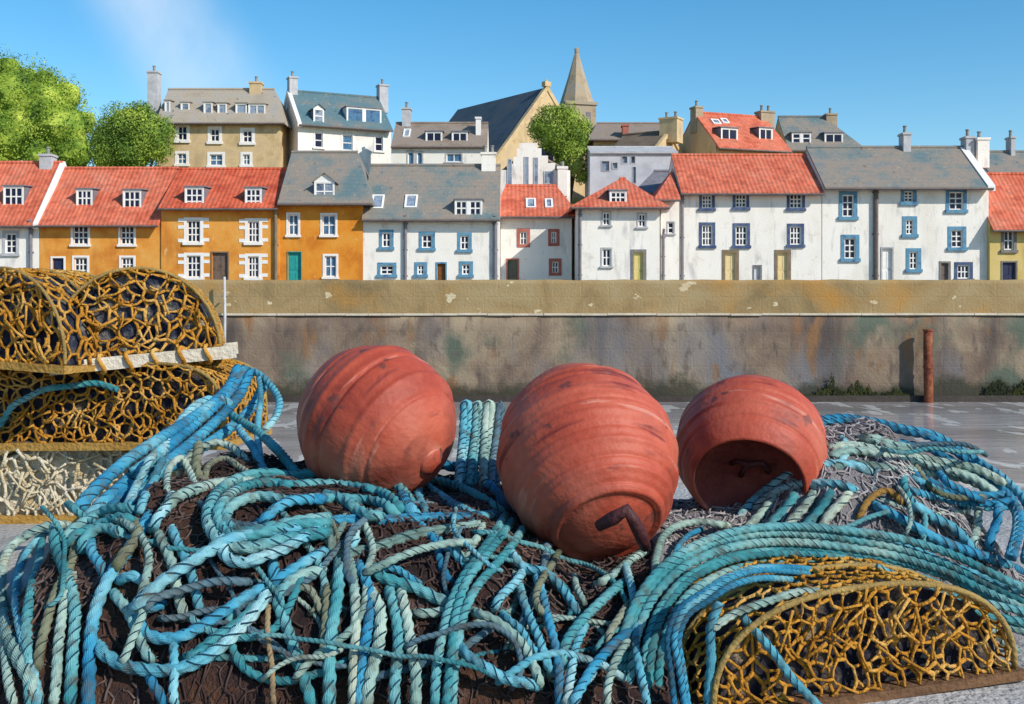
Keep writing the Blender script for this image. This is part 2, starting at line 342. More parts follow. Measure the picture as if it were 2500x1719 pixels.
    def skew(s, side, m=None, wd=.34):
        x = s.x0 if side < 0 else s.x1; a = x - .15 if side < 0 else x - wd + .15
        mb = MB(); h = .26; y0 = -s.ov-.02
        za = s.ze + y0*s.k
        for (ya, yb, zb0, zb1) in ((y0, s.yr, za, s.zr), (s.depth-y0, s.yr, za, s.zr)):
            p = [(a,ya,zb0-.1),(a+wd,ya,zb0-.1),(a+wd,yb,zb1-.1),(a,yb,zb1-.1)]
            q = [(v[0],v[1],v[2]+.1+h) for v in p]; mb.add(p+q, [(3,2,1,0),(4,5,6,7),(0,1,5,4),(1,2,6,5),(2,3,7,6),(3,0,4,7)])
        mb.build('skew', m or M['paint'], s.root)
    def downpipe(s, px, wd=.13, m=None, top=None):
        x = s.loc(px, 500, 0).x; zt = s.ze - .1 if top is None else s.loc(px, top, 0).z
        mb = MB(); mb.tube([(x,-.34,zt),(x,-.13,zt-.35),(x,-.13,.05)], wd, 8)
        for q in range(3):
            zz = .8 + q*(zt-1.4)/2; mb.box(x-wd-.05, x+wd+.05, -.13, -.002, zz, zz+.08)
        mb.build('downpipe', m or M['pipe'], s.root)
    def finish(s, roof_thick=.16, holes_ok=True):
        x0, x1, ze, zr, D, k = s.x0, s.x1, s.ze, s.zr, s.depth, s.k
        mb = MB(); hs = [h for h in s.holes if h[0] > x0+.01 and h[1] < x1-.01 and h[3] < ze-.01]
        xs = sorted({x0, x1, *[h[0] for h in hs], *[h[1] for h in hs]}); zs = sorted({0.0, ze, *[h[2] for h in hs], *[h[3] for h in hs]})
        for i in range(len(xs)-1):
            for j in range(len(zs)-1):
                mx, mz = (xs[i]+xs[i+1])/2, (zs[j]+zs[j+1])/2
                if any(h[0] < mx < h[1] and h[2] < mz < h[3] for h in hs): continue
                mb.quad((xs[i],0,zs[j]),(xs[i+1],0,zs[j]),(xs[i+1],0,zs[j+1]),(xs[i],0,zs[j+1]))
        for a,b,c,d in hs:
            y = .24
            mb.quad((a,0,c),(b,0,c),(b,y,c),(a,y,c)); mb.quad((a,0,d),(a,y,d),(b,y,d),(b,0,d))
            mb.quad((a,0,c),(a,y,c),(a,y,d),(a,0,d)); mb.quad((b,0,c),(b,0,d),(b,y,d),(b,y,c)); mb.quad((a,y,c),(b,y,c),(b,y,d),(a,y,d))
        for x, hip, fl in ((x0, s.hipL, 0), (x1, s.hipR, 1)):
            pts = [(x,0,0),(x,D,0),(x,D,ze)] + ([] if hip else [(x,s.yr,zr-.03)]) + [(x,0,ze)]
            mb.add(pts, [tuple(range(len(pts))) if fl else tuple(range(len(pts)))[::-1]])
        mb.quad((x1,D,0),(x0,D,0),(x0,D,ze),(x1,D,ze))
        if s.hipL or s.hipR: mb.quad((x0,0,ze),(x1,0,ze),(x1,D,ze),(x0,D,ze))
        mb.build('wall', s.wallm, s.root)
        o = s.ov; so_ = .09; zo = ze - o*k
        xl = x0-(o if s.hipL else so_); xr = x1+(o if s.hipR else so_)
        if not s.hipL: xl = x0-.008 if so_ < .1 else xl
        if not s.hipR: xr = x1+.008
        rl, rr = x0+s.hipL-(0 if s.hipL else .008), x1-s.hipR+(0 if s.hipR else .008)
        nx = max(2, int((xr-xl)/1.2)); T = []; rnd = random.Random(int(s.Yf*1000+x1*77))
        top = [(xl,-o,zo),(xr,-o,zo),(xr,D+o,zo),(xl,D+o,zo),(rl,s.yr,zr),(rr,s.yr,zr)]
        t = roof_thick; rb = MB(); T = [(p[0],p[1],p[2]+t) for p in top]; B = top
        fs = [(0,1,5,4),(2,3,4,5)] + ([(3,0,4)] if s.hipL else []) + ([(1,2,5)] if s.hipR else [])
        rb.add(T, fs); rb.add(B, [f[::-1] for f in fs])
        loop = [0,1] + ([] if s.hipR else [5]) + [2,3] + ([] if s.hipL else [4])
        for a, b in zip(loop, loop[1:]+loop[:1]): rb.quad(B[a], B[b], T[b], T[a])
        rb.tube([(rl,s.yr,zr+t+.02),(rr,s.yr,zr+t+.02)], .13, 8)
        rb.build('roof', s.roofm, s.root)
        if s.gutter:
            g = MB(); g.tube([(xl,-o-.07,zo+.02),(xr,-o-.07,zo+.02)], .075, 8); g.build('gutter', M['pipe'], s.root)
        return s.root
# ------------------------------------------------------------------ ground, water, pier
ST = 2.5                                                   # street level above the near quay
M['road'] = mat('street_asphalt', [(.12,.11,.10),(.18,.17,.16)], 1, .9, .3, 20)
M['hill'] = mat('hill_grass', [(.06,.09,.02),(.12,.15,.04),(.16,.14,.07)], .15, .95, .4, 4)
M['quay'] = mat('quay_concrete', [(.24,.225,.21),(.38,.36,.34),(.45,.43,.41)], 1.6, .9, .5, 40)
def sheet(name, prof, x0, x1, m, kind='structure', nx=40, amp=0.0):
    mb = MB(); ny = len(prof); vs = []
    for (y, z) in prof:
        for i in range(nx+1):
            x = x0+(x1-x0)*i/nx; vs.append((x, y, z + amp*noise.noise((x*.05, y*.05, 3))))
    fs = [(j*(nx+1)+i, j*(nx+1)+i+1, (j+1)*(nx+1)+i+1, (j+1)*(nx+1)+i) for j in range(ny-1) for i in range(nx)]
    mb.add(vs, fs); o = mb.build(name, m, None, True); o['kind'] = kind; return o
sheet('street', [(60.9, ST), (83.5, ST)], -160, 160, M['road'])
sheet('hill', [(83.5, ST-.3), (85, 3.2), (90, 8), (96, 10.5), (106, 12), (130, 13), (300, 13), (1500, 10), (5000, -6)], -900, 900, M['hill'], nx=60, amp=.4)
# water: silty harbour water, one sheet under everything
def water_mat():
    m = bpy.data.materials.new('harbour_water'); m.use_nodes = True; t = m.node_tree; N = t.nodes; L = t.links
    b = N['Principled BSDF']; b.inputs['Roughness'].default_value = .09; b.inputs['IOR'].default_value = 1.33
    tc = N.new('ShaderNodeTexCoord'); mp = N.new('ShaderNodeMapping'); mp.inputs['Scale'].default_value = (.35, 1.0, 1)
    L.new(tc.outputs['Object'], mp.inputs[0])
    n1 = N.new('ShaderNodeTexNoise'); n1.inputs['Scale'].default_value = .22; n1.inputs['Detail'].default_value = 5; L.new(mp.outputs[0], n1.inputs['Vector'])
    r = N.new('ShaderNodeValToRGB'); r.color_ramp.elements[0].position = .35; r.color_ramp.elements[0].color = (.26,.235,.23,1)
    r.color_ramp.elements[1].position = .66; r.color_ramp.elements[1].color = (.43,.40,.395,1); L.new(n1.outputs['Fac'], r.inputs[0])
    m3 = N.new('ShaderNodeMapping'); m3.inputs['Scale'].default_value = (1.0, .30, 1); L.new(tc.outputs['Object'], m3.inputs[0])
    f1 = N.new('ShaderNodeTexNoise'); f1.inputs['Scale'].default_value = 1.1; f1.inputs['Detail'].default_value = 4; L.new(m3.outputs[0], f1.inputs['Vector'])
    f2 = N.new('ShaderNodeTexNoise'); f2.inputs['Scale'].default_value = .06; f2.inputs['Detail'].default_value = 2; L.new(m3.outputs[0], f2.inputs['Vector'])
    fa = N.new('ShaderNodeMath'); fa.operation = 'MULTIPLY_ADD'; fa.inputs[1].default_value = .45; L.new(f2.outputs['Fac'], fa.inputs[0]); L.new(f1.outputs['Fac'], fa.inputs[2])
    fr = N.new('ShaderNodeMapRange'); fr.inputs[1].default_value = .775; fr.inputs[2].default_value = .80; L.new(fa.outputs[0], fr.inputs[0])
    fm = N.new('ShaderNodeMix'); fm.data_type = 'RGBA'; L.new(fr.outputs[0], fm.inputs[0]); L.new(r.outputs[0], fm.inputs[6]); fm.inputs[7].default_value = (.66,.65,.62,1); L.new(fm.outputs[2], b.inputs['Base Color'])  # pale flecks: sparkle on the water put into its base colour
    n2 = N.new('ShaderNodeTexNoise'); n2.inputs['Scale'].default_value = 1.6; n2.inputs['Detail'].default_value = 4; L.new(mp.outputs[0], n2.inputs['Vector'])
    bp = N.new('ShaderNodeBump'); bp.inputs['Strength'].default_value = .16; bp.inputs['Distance'].default_value = .2
    L.new(n2.outputs['Fac'], bp.inputs['Height']); L.new(bp.outputs[0], b.inputs['Normal']); return m
mb = MB(); mb.quad((-400,-60,-4),(400,-60,-4),(400,61.5,-4),(-400,61.5,-4)); o = mb.build('water', water_mat()); o['kind'] = 'structure'
# near quay
mb = MB(); mb.box(-40, 40, -30, 6.1, -6, -.25); mb.box(-40, 40, -30, 6.2, -.248, 0); o = mb.build('quay', M['quay']); o['kind'] = 'structure'

def pier_mat(name, cols, alg=False, patches=False):
    m = mat(name, cols, .30, .92, .7, 7, pattern=('block', .95, .16), dist=.8)
    t = m.node_tree; N = t.nodes; L = t.links; b = N['Principled BSDF']
    src = b.inputs['Base Color'].links[0].from_socket
    tc = next(n for n in N if n.type == 'TEX_COORD')
    def mixin(fac, col, src, mode='MIX'):
        mx = N.new('ShaderNodeMix'); mx.data_type = 'RGBA'; mx.blend_type = mode
        L.new(fac, mx.inputs[0]); L.new(src, mx.inputs[6]); mx.inputs[7].default_value = (*col, 1); return mx.outputs[2]
    def nz(sc, scale, lo, hi, off=0):
        mp = N.new('ShaderNodeMapping'); mp.inputs['Scale'].default_value = sc; mp.inputs['Location'].default_value = (off, 0, off); L.new(tc.outputs['Object'], mp.inputs[0])
        n = N.new('ShaderNodeTexNoise'); n.inputs['Scale'].default_value = scale; n.inputs['Detail'].default_value = 6; L.new(mp.outputs[0], n.inputs['Vector'])
        r = N.new('ShaderNodeMapRange'); r.inputs[1].default_value = lo; r.inputs[2].default_value = hi; L.new(n.outputs['Fac'], r.inputs[0]); return r.outputs[0]
    if patches:
        src = mixin(nz((1, 1, 1.6), .9, .66, .67, 5), (.55, .46, .30), src)
        src = mixin(nz((1, 1, 1.2), .22, .56, .72, 9), (.40, .20, .045), src)
    else:
        src = mixin(nz((1, 1, .25), .42, .51, .64, 3), (.085, .066, .058), src)       # vertical damp streaks
        src = mixin(nz((1, 1, .6), .20, .54, .70, 17), (.16, .155, .165), src)         # blue-grey bloom
        src = mixin(nz((1, 1, .35), .7, .57, .66, 31), (.22, .115, .055), src)
        src = mixin(nz((1, 1, .8), .33, .56, .66, 47), (.10, .115, .085), src)
        src = mixin(nz((1, 1, .5), 1.6, .56, .72, 7), (.10, .075, .062), src)          # rust runs
    if not patches:
        # tide mark: dark weed slime, ragged along its upper edge
        sz = N.new('ShaderNodeSeparateXYZ'); L.new(tc.outputs['Object'], sz.inputs[0])
        n = N.new('ShaderNodeTexNoise'); n.inputs['Scale'].default_value = .35; n.inputs['Detail'].default_value = 7; n.inputs['Roughness'].default_value = .7; L.new(tc.outputs['Object'], n.inputs['Vector'])
        ma = N.new('ShaderNodeMath'); ma.operation = 'MULTIPLY_ADD'; ma.inputs[1].default_value = -3.4; L.new(n.outputs['Fac'], ma.inputs[0]); L.new(sz.outputs['Z'], ma.inputs[2])
        rm = N.new('ShaderNodeMapRange'); rm.inputs[1].default_value = -.45; rm.inputs[2].default_value = -1.0; rm.inputs[3].default_value = 0; rm.inputs[4].default_value = .85; L.new(ma.outputs[0], rm.inputs[0])
        src = mixin(rm.outputs[0], (.035, .036, .022), src)
    L.new(src, b.inputs['Base Color']); return m
M['parapet'] = pier_mat('tan_parapet_stone', [(.20,.14,.065),(.31,.215,.10),(.35,.26,.135)], patches=True)
M['pierlow'] = pier_mat('brown_pier_stone', [(.125,.085,.065),(.21,.15,.105),(.31,.24,.16)])
YW = 60.0
zt = at(0, 683, YW).z; zl = at(0, 767, YW).z
root = empty('harbour_wall', (0, YW, -4), 0, 'long brown stone harbour wall with tan parapet across the water', 'harbour wall')
def rough_wall(x0, x1, y0, y1, z0, z1, seed, nx=160, top_amp=.05):
    mb = MB(); nz_ = 8; vs = []
    for j in range(nz_+1):
        for i in range(nx+1):
            x = x0+(x1-x0)*i/nx; z = z0+(z1-z0)*j/nz_
            if j == nz_: z += top_amp*noise.noise((x*.7, seed, 0))
            vs.append((x, y0 + .05*noise.noise((x*.8, z*1.3, seed)), z))
    for i in range(nx+1):
        x = x0+(x1-x0)*i/nx; vs.append((x, y1, z1 + top_amp*noise.noise((x*.7, seed, 0))))
    n = nx+1
    mb.add(vs, [(j*n+i, j*n+i+1, (j+1)*n+i+1, (j+1)*n+i) for j in range(nz_+1) for i in range(nx)])
    mb.quad((x0,y1,z0),(x1,y1,z0),(x1,y1,z1),(x0,y1,z1)); return mb
rough_wall(-70, 70, 0, 2.0, -2.0, zl+4, 1).build('wall', M['pierlow'], root, True)
rough_wall(-70, 70, .28, .9, zl+4.002, zt+4, 2, top_amp=.09).build('parapet', M['parapet'], root, True)
mb = MB(); rr = random.Random(4); x = -70.0
while x < 70:
    l = rr.uniform(1.2, 2.2); dz = rr.uniform(-.012, .012); mb.box(x+.01, x+l-.01, -.10+rr.uniform(-.02,.02), .26, zl+3.93+dz, zl+4.05+dz); x += l
M['coping'] = mat('pale_coping_stone', [(.46,.38,.28),(.62,.54,.42)], 1, .9, .5, 10); mb.build('coping', M['coping'], root)
mb = MB(); mb.box(-70, 70, -.35, -.06, -1, .35); M['shadow_footing'] = mat('shadow_line_stone', [(.035,.028,.024),(.06,.045,.035)], .6, .6, .6, 5); mb.build('shadow_footing', M['shadow_footing'], root)  # dark strip at the waterline: the wall foot's shadow line as colour

# weed growing on the foot of the wall
def weed(name, x0p, x1p, top, label, seed):
    rr = random.Random(seed); mb = MB(); a = at(x0p, 970, YW-.1).x; b = at(x1p, 970, YW-.1).x
    for i in range(int((b-a)*420)):
        u = rr.random(); x = a + (b-a)*u; env = math.sin(math.pi*min(1, max(0, u)))**.5
        h = (.22 + 1.1*abs(noise.noise((x*.55, seed, 1))) + .9*max(0, noise.noise((x*2.9, seed, 2))) + .5*max(0, noise.noise((x*11, seed, 5))))*env*top
        z = -4 + rr.random()*h; s = rr.uniform(.05, .14); y = YW - .10 - rr.random()*.22; d = rr.uniform(-.5,.5)
        mb.add([(x-s*.5, y, z), (x+s*.5, y, z+.02), (x+d*s, y-.05, z+s*1.6)], [(0,1,2)])
    o = mb.build(name, M['weed']); tag(o, None, None, None, 'stuff'); return o
M['weed'] = mat('seaweed', [(.012,.016,.010),(.028,.036,.010),(.075,.08,.014)], 1.2, .7)
weed('seaweed', 1915, 2240, 1.15, '', 1); weed('seaweed', 2390, 2580, 1.3, '', 2)

# rusty post in the water and the white pole on the wall
M['rust'] = mat('rusty_iron', [(.10,.025,.015),(.22,.055,.025),(.30,.11,.05)], 3, .8, .6, 30)
p = at(2266, 980, 59.3); root = empty('mooring_post', (p.x, p.y, -5.5), 0, 'rusty red iron post standing in the water by the wall', 'post')
h = at(0, 806, 59.3).z + 5.5
mb = MB(); mb.tube([(0,0,0),(.02,0,h*.4),(-.02,0,h*.8),(0,0,h-.04)], [.26,.25,.24,.24], 14); mb.build('shaft', M['rust'], root, True)
mb = MB(); mb.tube([(0,0,h-.06),(0,0,h+.04),(0,0,h+.06)], [.28,.28,.22], 14); mb.build('cap', M['rust'], root)
mb = MB(); mb.tube([(0,0,h*.62),(0,0,h*.62+.12)], [.28,.28], 14); mb.build('band', M['rust'], root)
p = at(548, 700, 59.6); z0 = at(0, 872, 59.6).z; z1 = at(0, 676, 59.6).z
root = empty('marker_pole', (p.x, p.y, z0), 0, 'slim white pole fixed upright to the harbour wall beside the creels', 'pole')
mb = MB(); mb.tube([(0,0,0),(.02,0,(z1-z0)*.5),(0,0,z1-z0)], [.085,.08,.07], 10); mb.build('shaft', M['chimgrey'], root, True)
for q in (.15, .75):
    mb = MB(); zz = (z1-z0)*q; mb.box(-.15,.15,-.04,.04 ,zz,zz+.08); mb.box(-.03,.03,.04,.33,zz,zz+.08); mb.build('bracket', M['lead'], root)

# ------------------------------------------------------------------ the front row of houses
Wt = 'white-harled'
h = House('white house with red pantiled roof at the far left, white pipe strip at its corner', -170, 96, 535, 403, 75.0, ST, M['white'], M['red'])
h.window((6,47,563,624), 2, 3, .2, M['chimgrey']); h.window((-110,-65,563,624), 2, 3, .2, M['chimgrey']); h.dormer((8,58,455,505), 3, 2); h.dormer((-120,-70,455,505), 3, 2)
h.downpipe(77, .13, M['lead']); h.skew(1); h.chimney((103,132,378,408), M['chimgrey'], 1); h.finish()
h = House('orange house with navy door and two small dormers sitting mid-slope in its red roof', 97, 393, 536, 417, 75.0, ST, M['orange'], M['red'])
for r in ((173,220,546,601),(289,332,547,601),(176,218,624,681),(291,331,624,681)): h.window(r, 3, 3, .14)
h.door((124,160,626,690), M['navy']); h.dormer((186,226,462,506), 3, 2); h.dormer((300,345,464,511), 3, 2); h.finish()
h = House('orange house with white quoined windows, brown door and two dormers breaking the eave', 393, 683, 500, 419, 74.9, ST, M['orange'], M['red_deep'])
for r in ((449,496,531,597),(598,640,533,597),(449,497,617,683),(598,639,619,683)): h.window(r, 3, 3, .2, quoin=True)
h.door((515,559,614,687), M['doorbrown'], M['dooredge'], .08); h.dormer((451,498,457,512), 3, 3, at_eave=True); h.dormer((598,639,459,510), 3, 3, at_eave=True); h.downpipe(674, .12, M['dooredge']); h.finish()
h = House('deep orange house with turquoise door under a grey slate roof with gabled dormer', 683, 886, 480, 378, 75.0, ST, M['orange_deep'], M['slate'], hipR=.9, ov=.75)
for r in ((699,733,519,578),(782,824,520,578),(788,826,620,680)): h.window(r, 2, 2, .14, pane=M['paneblue'])
h.door((701,737,614,683), M['turq'], M['turq'], .06); h.dormer((767,817,424,492), 2, 2, 'gable', at_eave=True, pane=M['panepale']); h.finish()
h = House('white house with grey slate roof, blue window margins, two skylights and rust door', 886, 1221, 523, 410, 75.1, ST, M['white'], M['slate'], ov=.55)
for r in ((926,961,561,609),(1023,1062,566,611),(1117,1152,568,615)): h.window(r, 2, 2, .2, M['marginsky'])
for r in ((922,968,641,676),(1012,1043,640,676),(1121,1155,638,676)): h.window(r, 2, 2, .2, M['marginsky'])
h.door((1064,1091,640,684), M['doorrust'], M['marginsky'], .1); h.skylight((905,940,481,514)); h.skylight((987,1021,481,512)); h.dormer((1110,1177,488,529), 2, 2, 'flat', panels=2, cheek=M['paint'], rm=M['lead'])
h.downpipe(990, .11, M['lead']); h.downpipe(1209, .15, M['lead']); h.chimney((1176,1210,374,416), M['white'], 2); h.finish()
h = House('small white house with red roof, red window margins and grey-green door, half in shade', 1222, 1396, 521, 460, 77.2, ST, M['white'], M['red'], depth=6.5, hipL=.3, hipR=.9)
for r in ((1262,1294,558,604),(1338,1366,559,601),(1340,1371,631,673)): h.window(r, 2, 2, .22, M['marginred'], sill=False)
h.door((1236,1267,631,684), M['doorgreen'], M['marginred'], .1); h.skylight((1284,1308,490,512)); h.skylight((1331,1349,491,512)); h.finish()
h = House('white house under a red hipped roof with a dormer and a yellow door', 1411, 1611, 500, 443, 73.4, ST, M['white'], M['red'], depth=7.2, hipL=3.1, hipR=1.9)
for r in ((1468,1493,515,553),(1555,1580,519,557),(1467,1495,604,653)): h.window(r, 2, 2, .1, M['chimgrey'])
h.door((1540,1578,609,685), M['dooryellow'], M['margingrey'], .2); h.dormer((1488,1530,466,498), 3, 2); h.downpipe(1416, .10, M['lead']); h.finish()
h = House('narrow white cottage with sloping red roof between the hipped house and the long red roof', 1613, 1659, 481, 422, 74.4, ST, M['white'], M['red'], depth=7.0, hipL=1.3)
h.downpipe(1619, .09, M['lead'], 560); h.window((1628,1648,540,572), 1, 2, .06, M['chimgrey']); h.finish()
h = House('white house with plain red roof, dark blue window margins and two cream doors', 1660, 2006, 463, 385, 75.0, ST, M['white'], M['red'], ov=.6)
for r in ((1707,1745,470,514),(1789,1829,468,512),(1921,1965,466,514),(1707,1746,543,605),(1789,1831,545,605),(1922,1963,546,603)): h.window(r, 3, 3, .19, M['marginblue'])
for r in ((1763,1804,610,687),(1891,1931,610,689)): h.door(r, M['doorcream'], M['dooredge'], .2)
h.door((1838,1860,647,688), M['palegrey'], M['lead'], .08, False); h.downpipe(1665, .11, M['lead']); h.finish()
h = House('large white house with long grey slate roof, thick brown downpipe and eight sea-blue windows', 2007, 2414, 447, 366, 75.0, ST, M['white'], M['slate'], ov=.7)
for r, c in (((2048,2093,467,536),2),((2199,2238,458,500),2),((2309,2360,460,519),2),((2053,2098,573,638),2),((2203,2239,528,579),2),((2314,2359,553,611),2),((2212,2249,606,664),2)): h.window(r, c, 3, .24, M['marginsky'])
h.window((2330,2375,640,686), 3, 2, .2, M['marginblue'])
h.door((2150,2182,603,683), M['paint'], M['chimgrey'], .1); h.door((2293,2321,638,684), M['doorbrown'], M['margingrey'], .12)
h.downpipe(2137, .17); h.skew(1, wd=.5); h.chimney((2200,2218,326,366), M['chimgrey'], 1); h.chimney((2352,2372,335,362), M['chimgrey'], 1); h.chimney((2376,2404,340,372), M['white'], 1, depth=1.6); h.finish()
h = House('yellow house with red roof and navy door at the far right', 2416, 2640, 547, 431, 74.6, ST, M['yellow'], M['red'], depth=7.6)
h.window((2444,2482,557,616), 2, 2, .2, M['margingrey']); h.window((2560,2600,557,616), 2, 2, .2, M['margingrey']); h.door((2444,2484,637,693), M['navy'], M['margingrey'], .1); h.finish()

# ------------------------------------------------------------------ the houses up the hill
BG = 'houses up the hill behind the harbour street'
h = House('tall tan sandstone house with a row of attic dormers beside the trees', 384, 683, 290, 223, 96, 9.6, M['tan'], M['slate_tan'], depth=6.0, hipR=1.1, group=BG, name='hillside_house')
for r in ((427,463,301,348),(507,542,308,351),(586,622,312,353)): h.window(r, 2, 2, .25)
for r in ((427,461,369,405),(506,549,371,409),(587,616,371,407)): h.window(r, 2, 2, .22, pane=M['paneblue'])
for r in ((402,416,246,276),(441,463,250,272),(497,519,250,280),(531,554,252,280),(575,603,252,280),(606,648,254,281)): h.dormer(r, 1 if r[1]-r[0] < 30 else 2, 1, pane=M['panepale'], cheek=M['slate_tan'])
h.chimney((364,389,176,262), M['chimgrey'], 1, y=2.2, down=3); h.chimney((612,640,202,228), M['tan'], 1); h.finish()
h = House('white house with teal slate roof, one pointed dormer and one wide white dormer', 727, 955, 303, 237, 98, 9.6, M['white'], M['slate_blue'], rz=R(24), depth=7.5, hipR=.0, group=BG, name='hillside_house')
for r, p_ in (((765,791,322,362),None),((833,864,328,369),M['paneblue']),((913,938,332,371),None)): h.window(r, 1, 2, .12, pane=p_)
h.dormer((765,791,256,301), 1, 2, 'gable', pane=M['panepale']); h.dormer((846,931,267,301), 1, 1, 'flat', panels=2, cheek=M['paint'], rm=M['lead'], pane=M['paneblue'])
h.chimney((704,724,190,236), M['chimgrey'], 1); h.chimney((923,944,209,245), M['chimgrey'], 1); h.skew(-1); h.finish()
h = House('low white house with brown slate roof left of the dark church roof', 955, 1190, 357, 306, 92, 8.6, M['white'], M['slate_brown'], depth=7, ov=.25, group=BG, name='hillside_house')
for r, c in (((993,1013,367,405),1),((1015,1034,368,405),1),((1087,1130,372,398),2)): h.window(r, c, 1, .1, M['chimgrey'], pane=M['paneblue'])
h.skylight((983,1004,320,339)); h.dormer((1039,1080,321,348), 2, 1); h.dormer((1103,1142,322,348), 2, 1); h.chimney((983,1003,265,302), M['chimgrey'], 1); h.chimney((1162,1174,288,318), M['paint'], 0, y=2.0); h.finish()

# church hall: long dark roof, stone gable turned to the right
root = empty('church', (3.2, 100, 8.6), math.atan2(8.5, -6.6) - math.pi/2, 'stone church hall with steep dark blue slate roof and tan gable', 'church')
# local frame: +y runs back along the ridge, x across the gable (left eave at -w)
hw, rl, ze, zr = 6.0, 14.0, 13.84-8.6, 21.05-8.6
def hall():
    mb = MB(); pent = [(-hw,0,0),(hw,0,0),(hw,0,ze),(0,0,zr-.1),(-hw,0,ze)]
    mb.add(pent+[(a,rl,c) for a,_,c in pent], [(0,1,2,3,4),(9,8,7,6,5),(1,6,7,2),(5,0,4,9)]); mb.build('wall', M['tan'], root)
    rb = MB(); k = (zr-ze)/hw; o = .5
    for s_ in (-1, 1):
        a = [(s_*(hw+o),.35,ze-o*k),(0,.35,zr),(0,rl+.2,zr),(s_*(hw+o),rl+.2,ze-o*k)]; b = [(p[0],p[1],p[2]+.25) for p in a]
        rb.add(a+b, [(0,1,2,3),(7,6,5,4),(0,4,5,1),(1,5,6,2),(2,6,7,3),(3,7,4,0)])
    rb.build('roof', M['slate_dark'], root)
    sk = MB()
    for s_ in (-1, 1):
        a = [(s_*(hw+.4),-.1,ze-.5*k),(0,-.1,zr-.1),(0,.34,zr-.1),(s_*(hw+.4),.34,ze-.5*k)]; b = [(p[0],p[1],p[2]+.55) for p in a]
        sk.add(a+b, [(0,1,2,3),(7,6,5,4),(0,4,5,1),(1,5,6,2),(2,6,7,3),(3,7,4,0)])
    sk.build('skew', M['tan'], root)
    f = MB(); f.box(-.35,.35,-.15,.34,zr+.3,zr+.75); f.tube([(0,.1,zr+.7),(0,.1,zr+1.0)], [.2,.04], 8); f.build('finial', M['tan'], root)
    wn = MB(); wn.box(-.7,.7,-.06,-.002,ze-1.5,ze+2.2); wn.build('window', M['pane'], root)
hall()
# steeple
Ys = 108; zb = at(0, 262, Ys).z; ztip = at(0, 126, Ys).z; xc = at(1408, 0, Ys).x; hw_ = 40/FPX*Ys
root = empty('steeple', (xc, Ys, 9.5), R(14), 'tall tan stone steeple with pointed octagonal spire behind the tree', 'steeple')
mb = MB(); e = zb-9.5; mb.box(-hw_*.93, hw_*.93, -hw_*.93, hw_*.93, 0, e); mb.box(-hw_*1.02, hw_*1.02, -hw_*1.02, hw_*1.02, e, e+.3); mb.build('tower', M['greytan'], root)
mb = MB(); n = 8; r0 = hw_*1.06; hs_ = ztip-zb-.3
ring = lambda r, z: [(r*math.cos(2*math.pi*(i+.5)/n), r*math.sin(2*math.pi*(i+.5)/n), z) for i in range(n)]
vs = ring(r0, e+.3) + ring(r0*.52, e+.3+hs_*.5) + ring(r0*.09, e+.3+hs_)
mb.add(vs, [(j*n+i, j*n+(i+1)%n, (j+1)*n+(i+1)%n, (j+1)*n+i) for j in range(2) for i in range(n)] + [tuple(range(2*n,3*n))]); mb.build('spire', M['greytan'], root)
mb = MB(); mb.tube([(0,0,e+.2+hs_),(0,0,e+.55+hs_),(0,0,e+.7+hs_)], [.22,.24,.05], 8); mb.build('finial', M['greytan'], root)
for sx in (-.5, .5):
    mb = MB(); x_ = sx*hw_*.9; mb.box(x_-.22, x_+.22, -hw_*.93-.04, -hw_*.93-.003, e-2.6, e-.7); mb.build('louvre', M['lead'], root)

# white crow-stepped gable house under the tree
root = empty('stepped_gable_house', (at(1300,0,84).x, 84, 3.0), 0, 'white house with crow-stepped gable front and tall slit windows beside the church tree', 'house', BG)
pr = [(1222,480),(1222,415),(1238,415),(1238,400),(1253,400),(1253,383),(1262,383),(1262,362),(1268,362),(1268,349),(1312,349),(1312,362),(1322,362),(1322,380),(1338,380),(1338,398),(1356,398),(1356,416),(1392,416),(1392,480)]
loc = Vector(root.location); P2 = [at(a, b, 84) - loc for a, b in pr]; P2[0].z = 0; P2[-1].z = 0
mb = MB(); n = len(P2); vs = [(p.x,0,p.z) for p in P2] + [(p.x,.5,p.z) for p in P2]
mb.add(vs, [tuple(range(n))[::-1], tuple(range(n,2*n))] + [(i,(i+1)%n,(i+1)%n+n,i+n) for i in range(n)])
a = at(1224,430,84)-loc; b = at(1390,430,84)-loc; t_ = at(1290,352,84)-loc; e_ = at(0,418,84).z-loc.z
mb.add([(a.x,.5,0),(b.x,.5,0),(b.x,.5,e_),(t_.x,.5,t_.z-.4),(a.x,.5,e_),(a.x,3.4,0),(b.x,3.4,0),(b.x,3.4,e_),(t_.x,3.4,t_.z-.4),(a.x,3.4,e_)], [(0,5,9,4),(1,2,7,6),(6,7,8,9,5)]); mb.build('wall', M['white'], root)
rb = MB()
for q in (a, b):
    A = [(q.x,.5,e_),(t_.x,.5,t_.z-.4),(t_.x,3.5,t_.z-.4),(q.x,3.5,e_)]; B = [(p[0],p[1],p[2]+.15) for p in A]; rb.add(A+B, [(0,1,2,3),(7,6,5,4),(0,4,5,1),(1,5,6,2),(2,6,7,3),(3,7,4,0)])
rb.build('roof', M['slate_brown'], root)
for (x0,x1,y0,y1) in ((1240,1248,390,455),(1282,1289,385,458),(1305,1312,387,455),(1330,1349,420,447)):
    q0 = at(x0,y1,84)-loc; q1 = at(x1,y0,84)-loc; f = MB(); f.frame(q0.x-.07,q1.x+.07,q0.z-.07,q1.z+.07,.07,-.05,.0); f = f.build('window', M['chimgrey'], root)
    g = MB(); g.box(q0.x,q1.x,-.03,-.004,q0.z,q1.z); g.build('pane', M['panepale'], f)
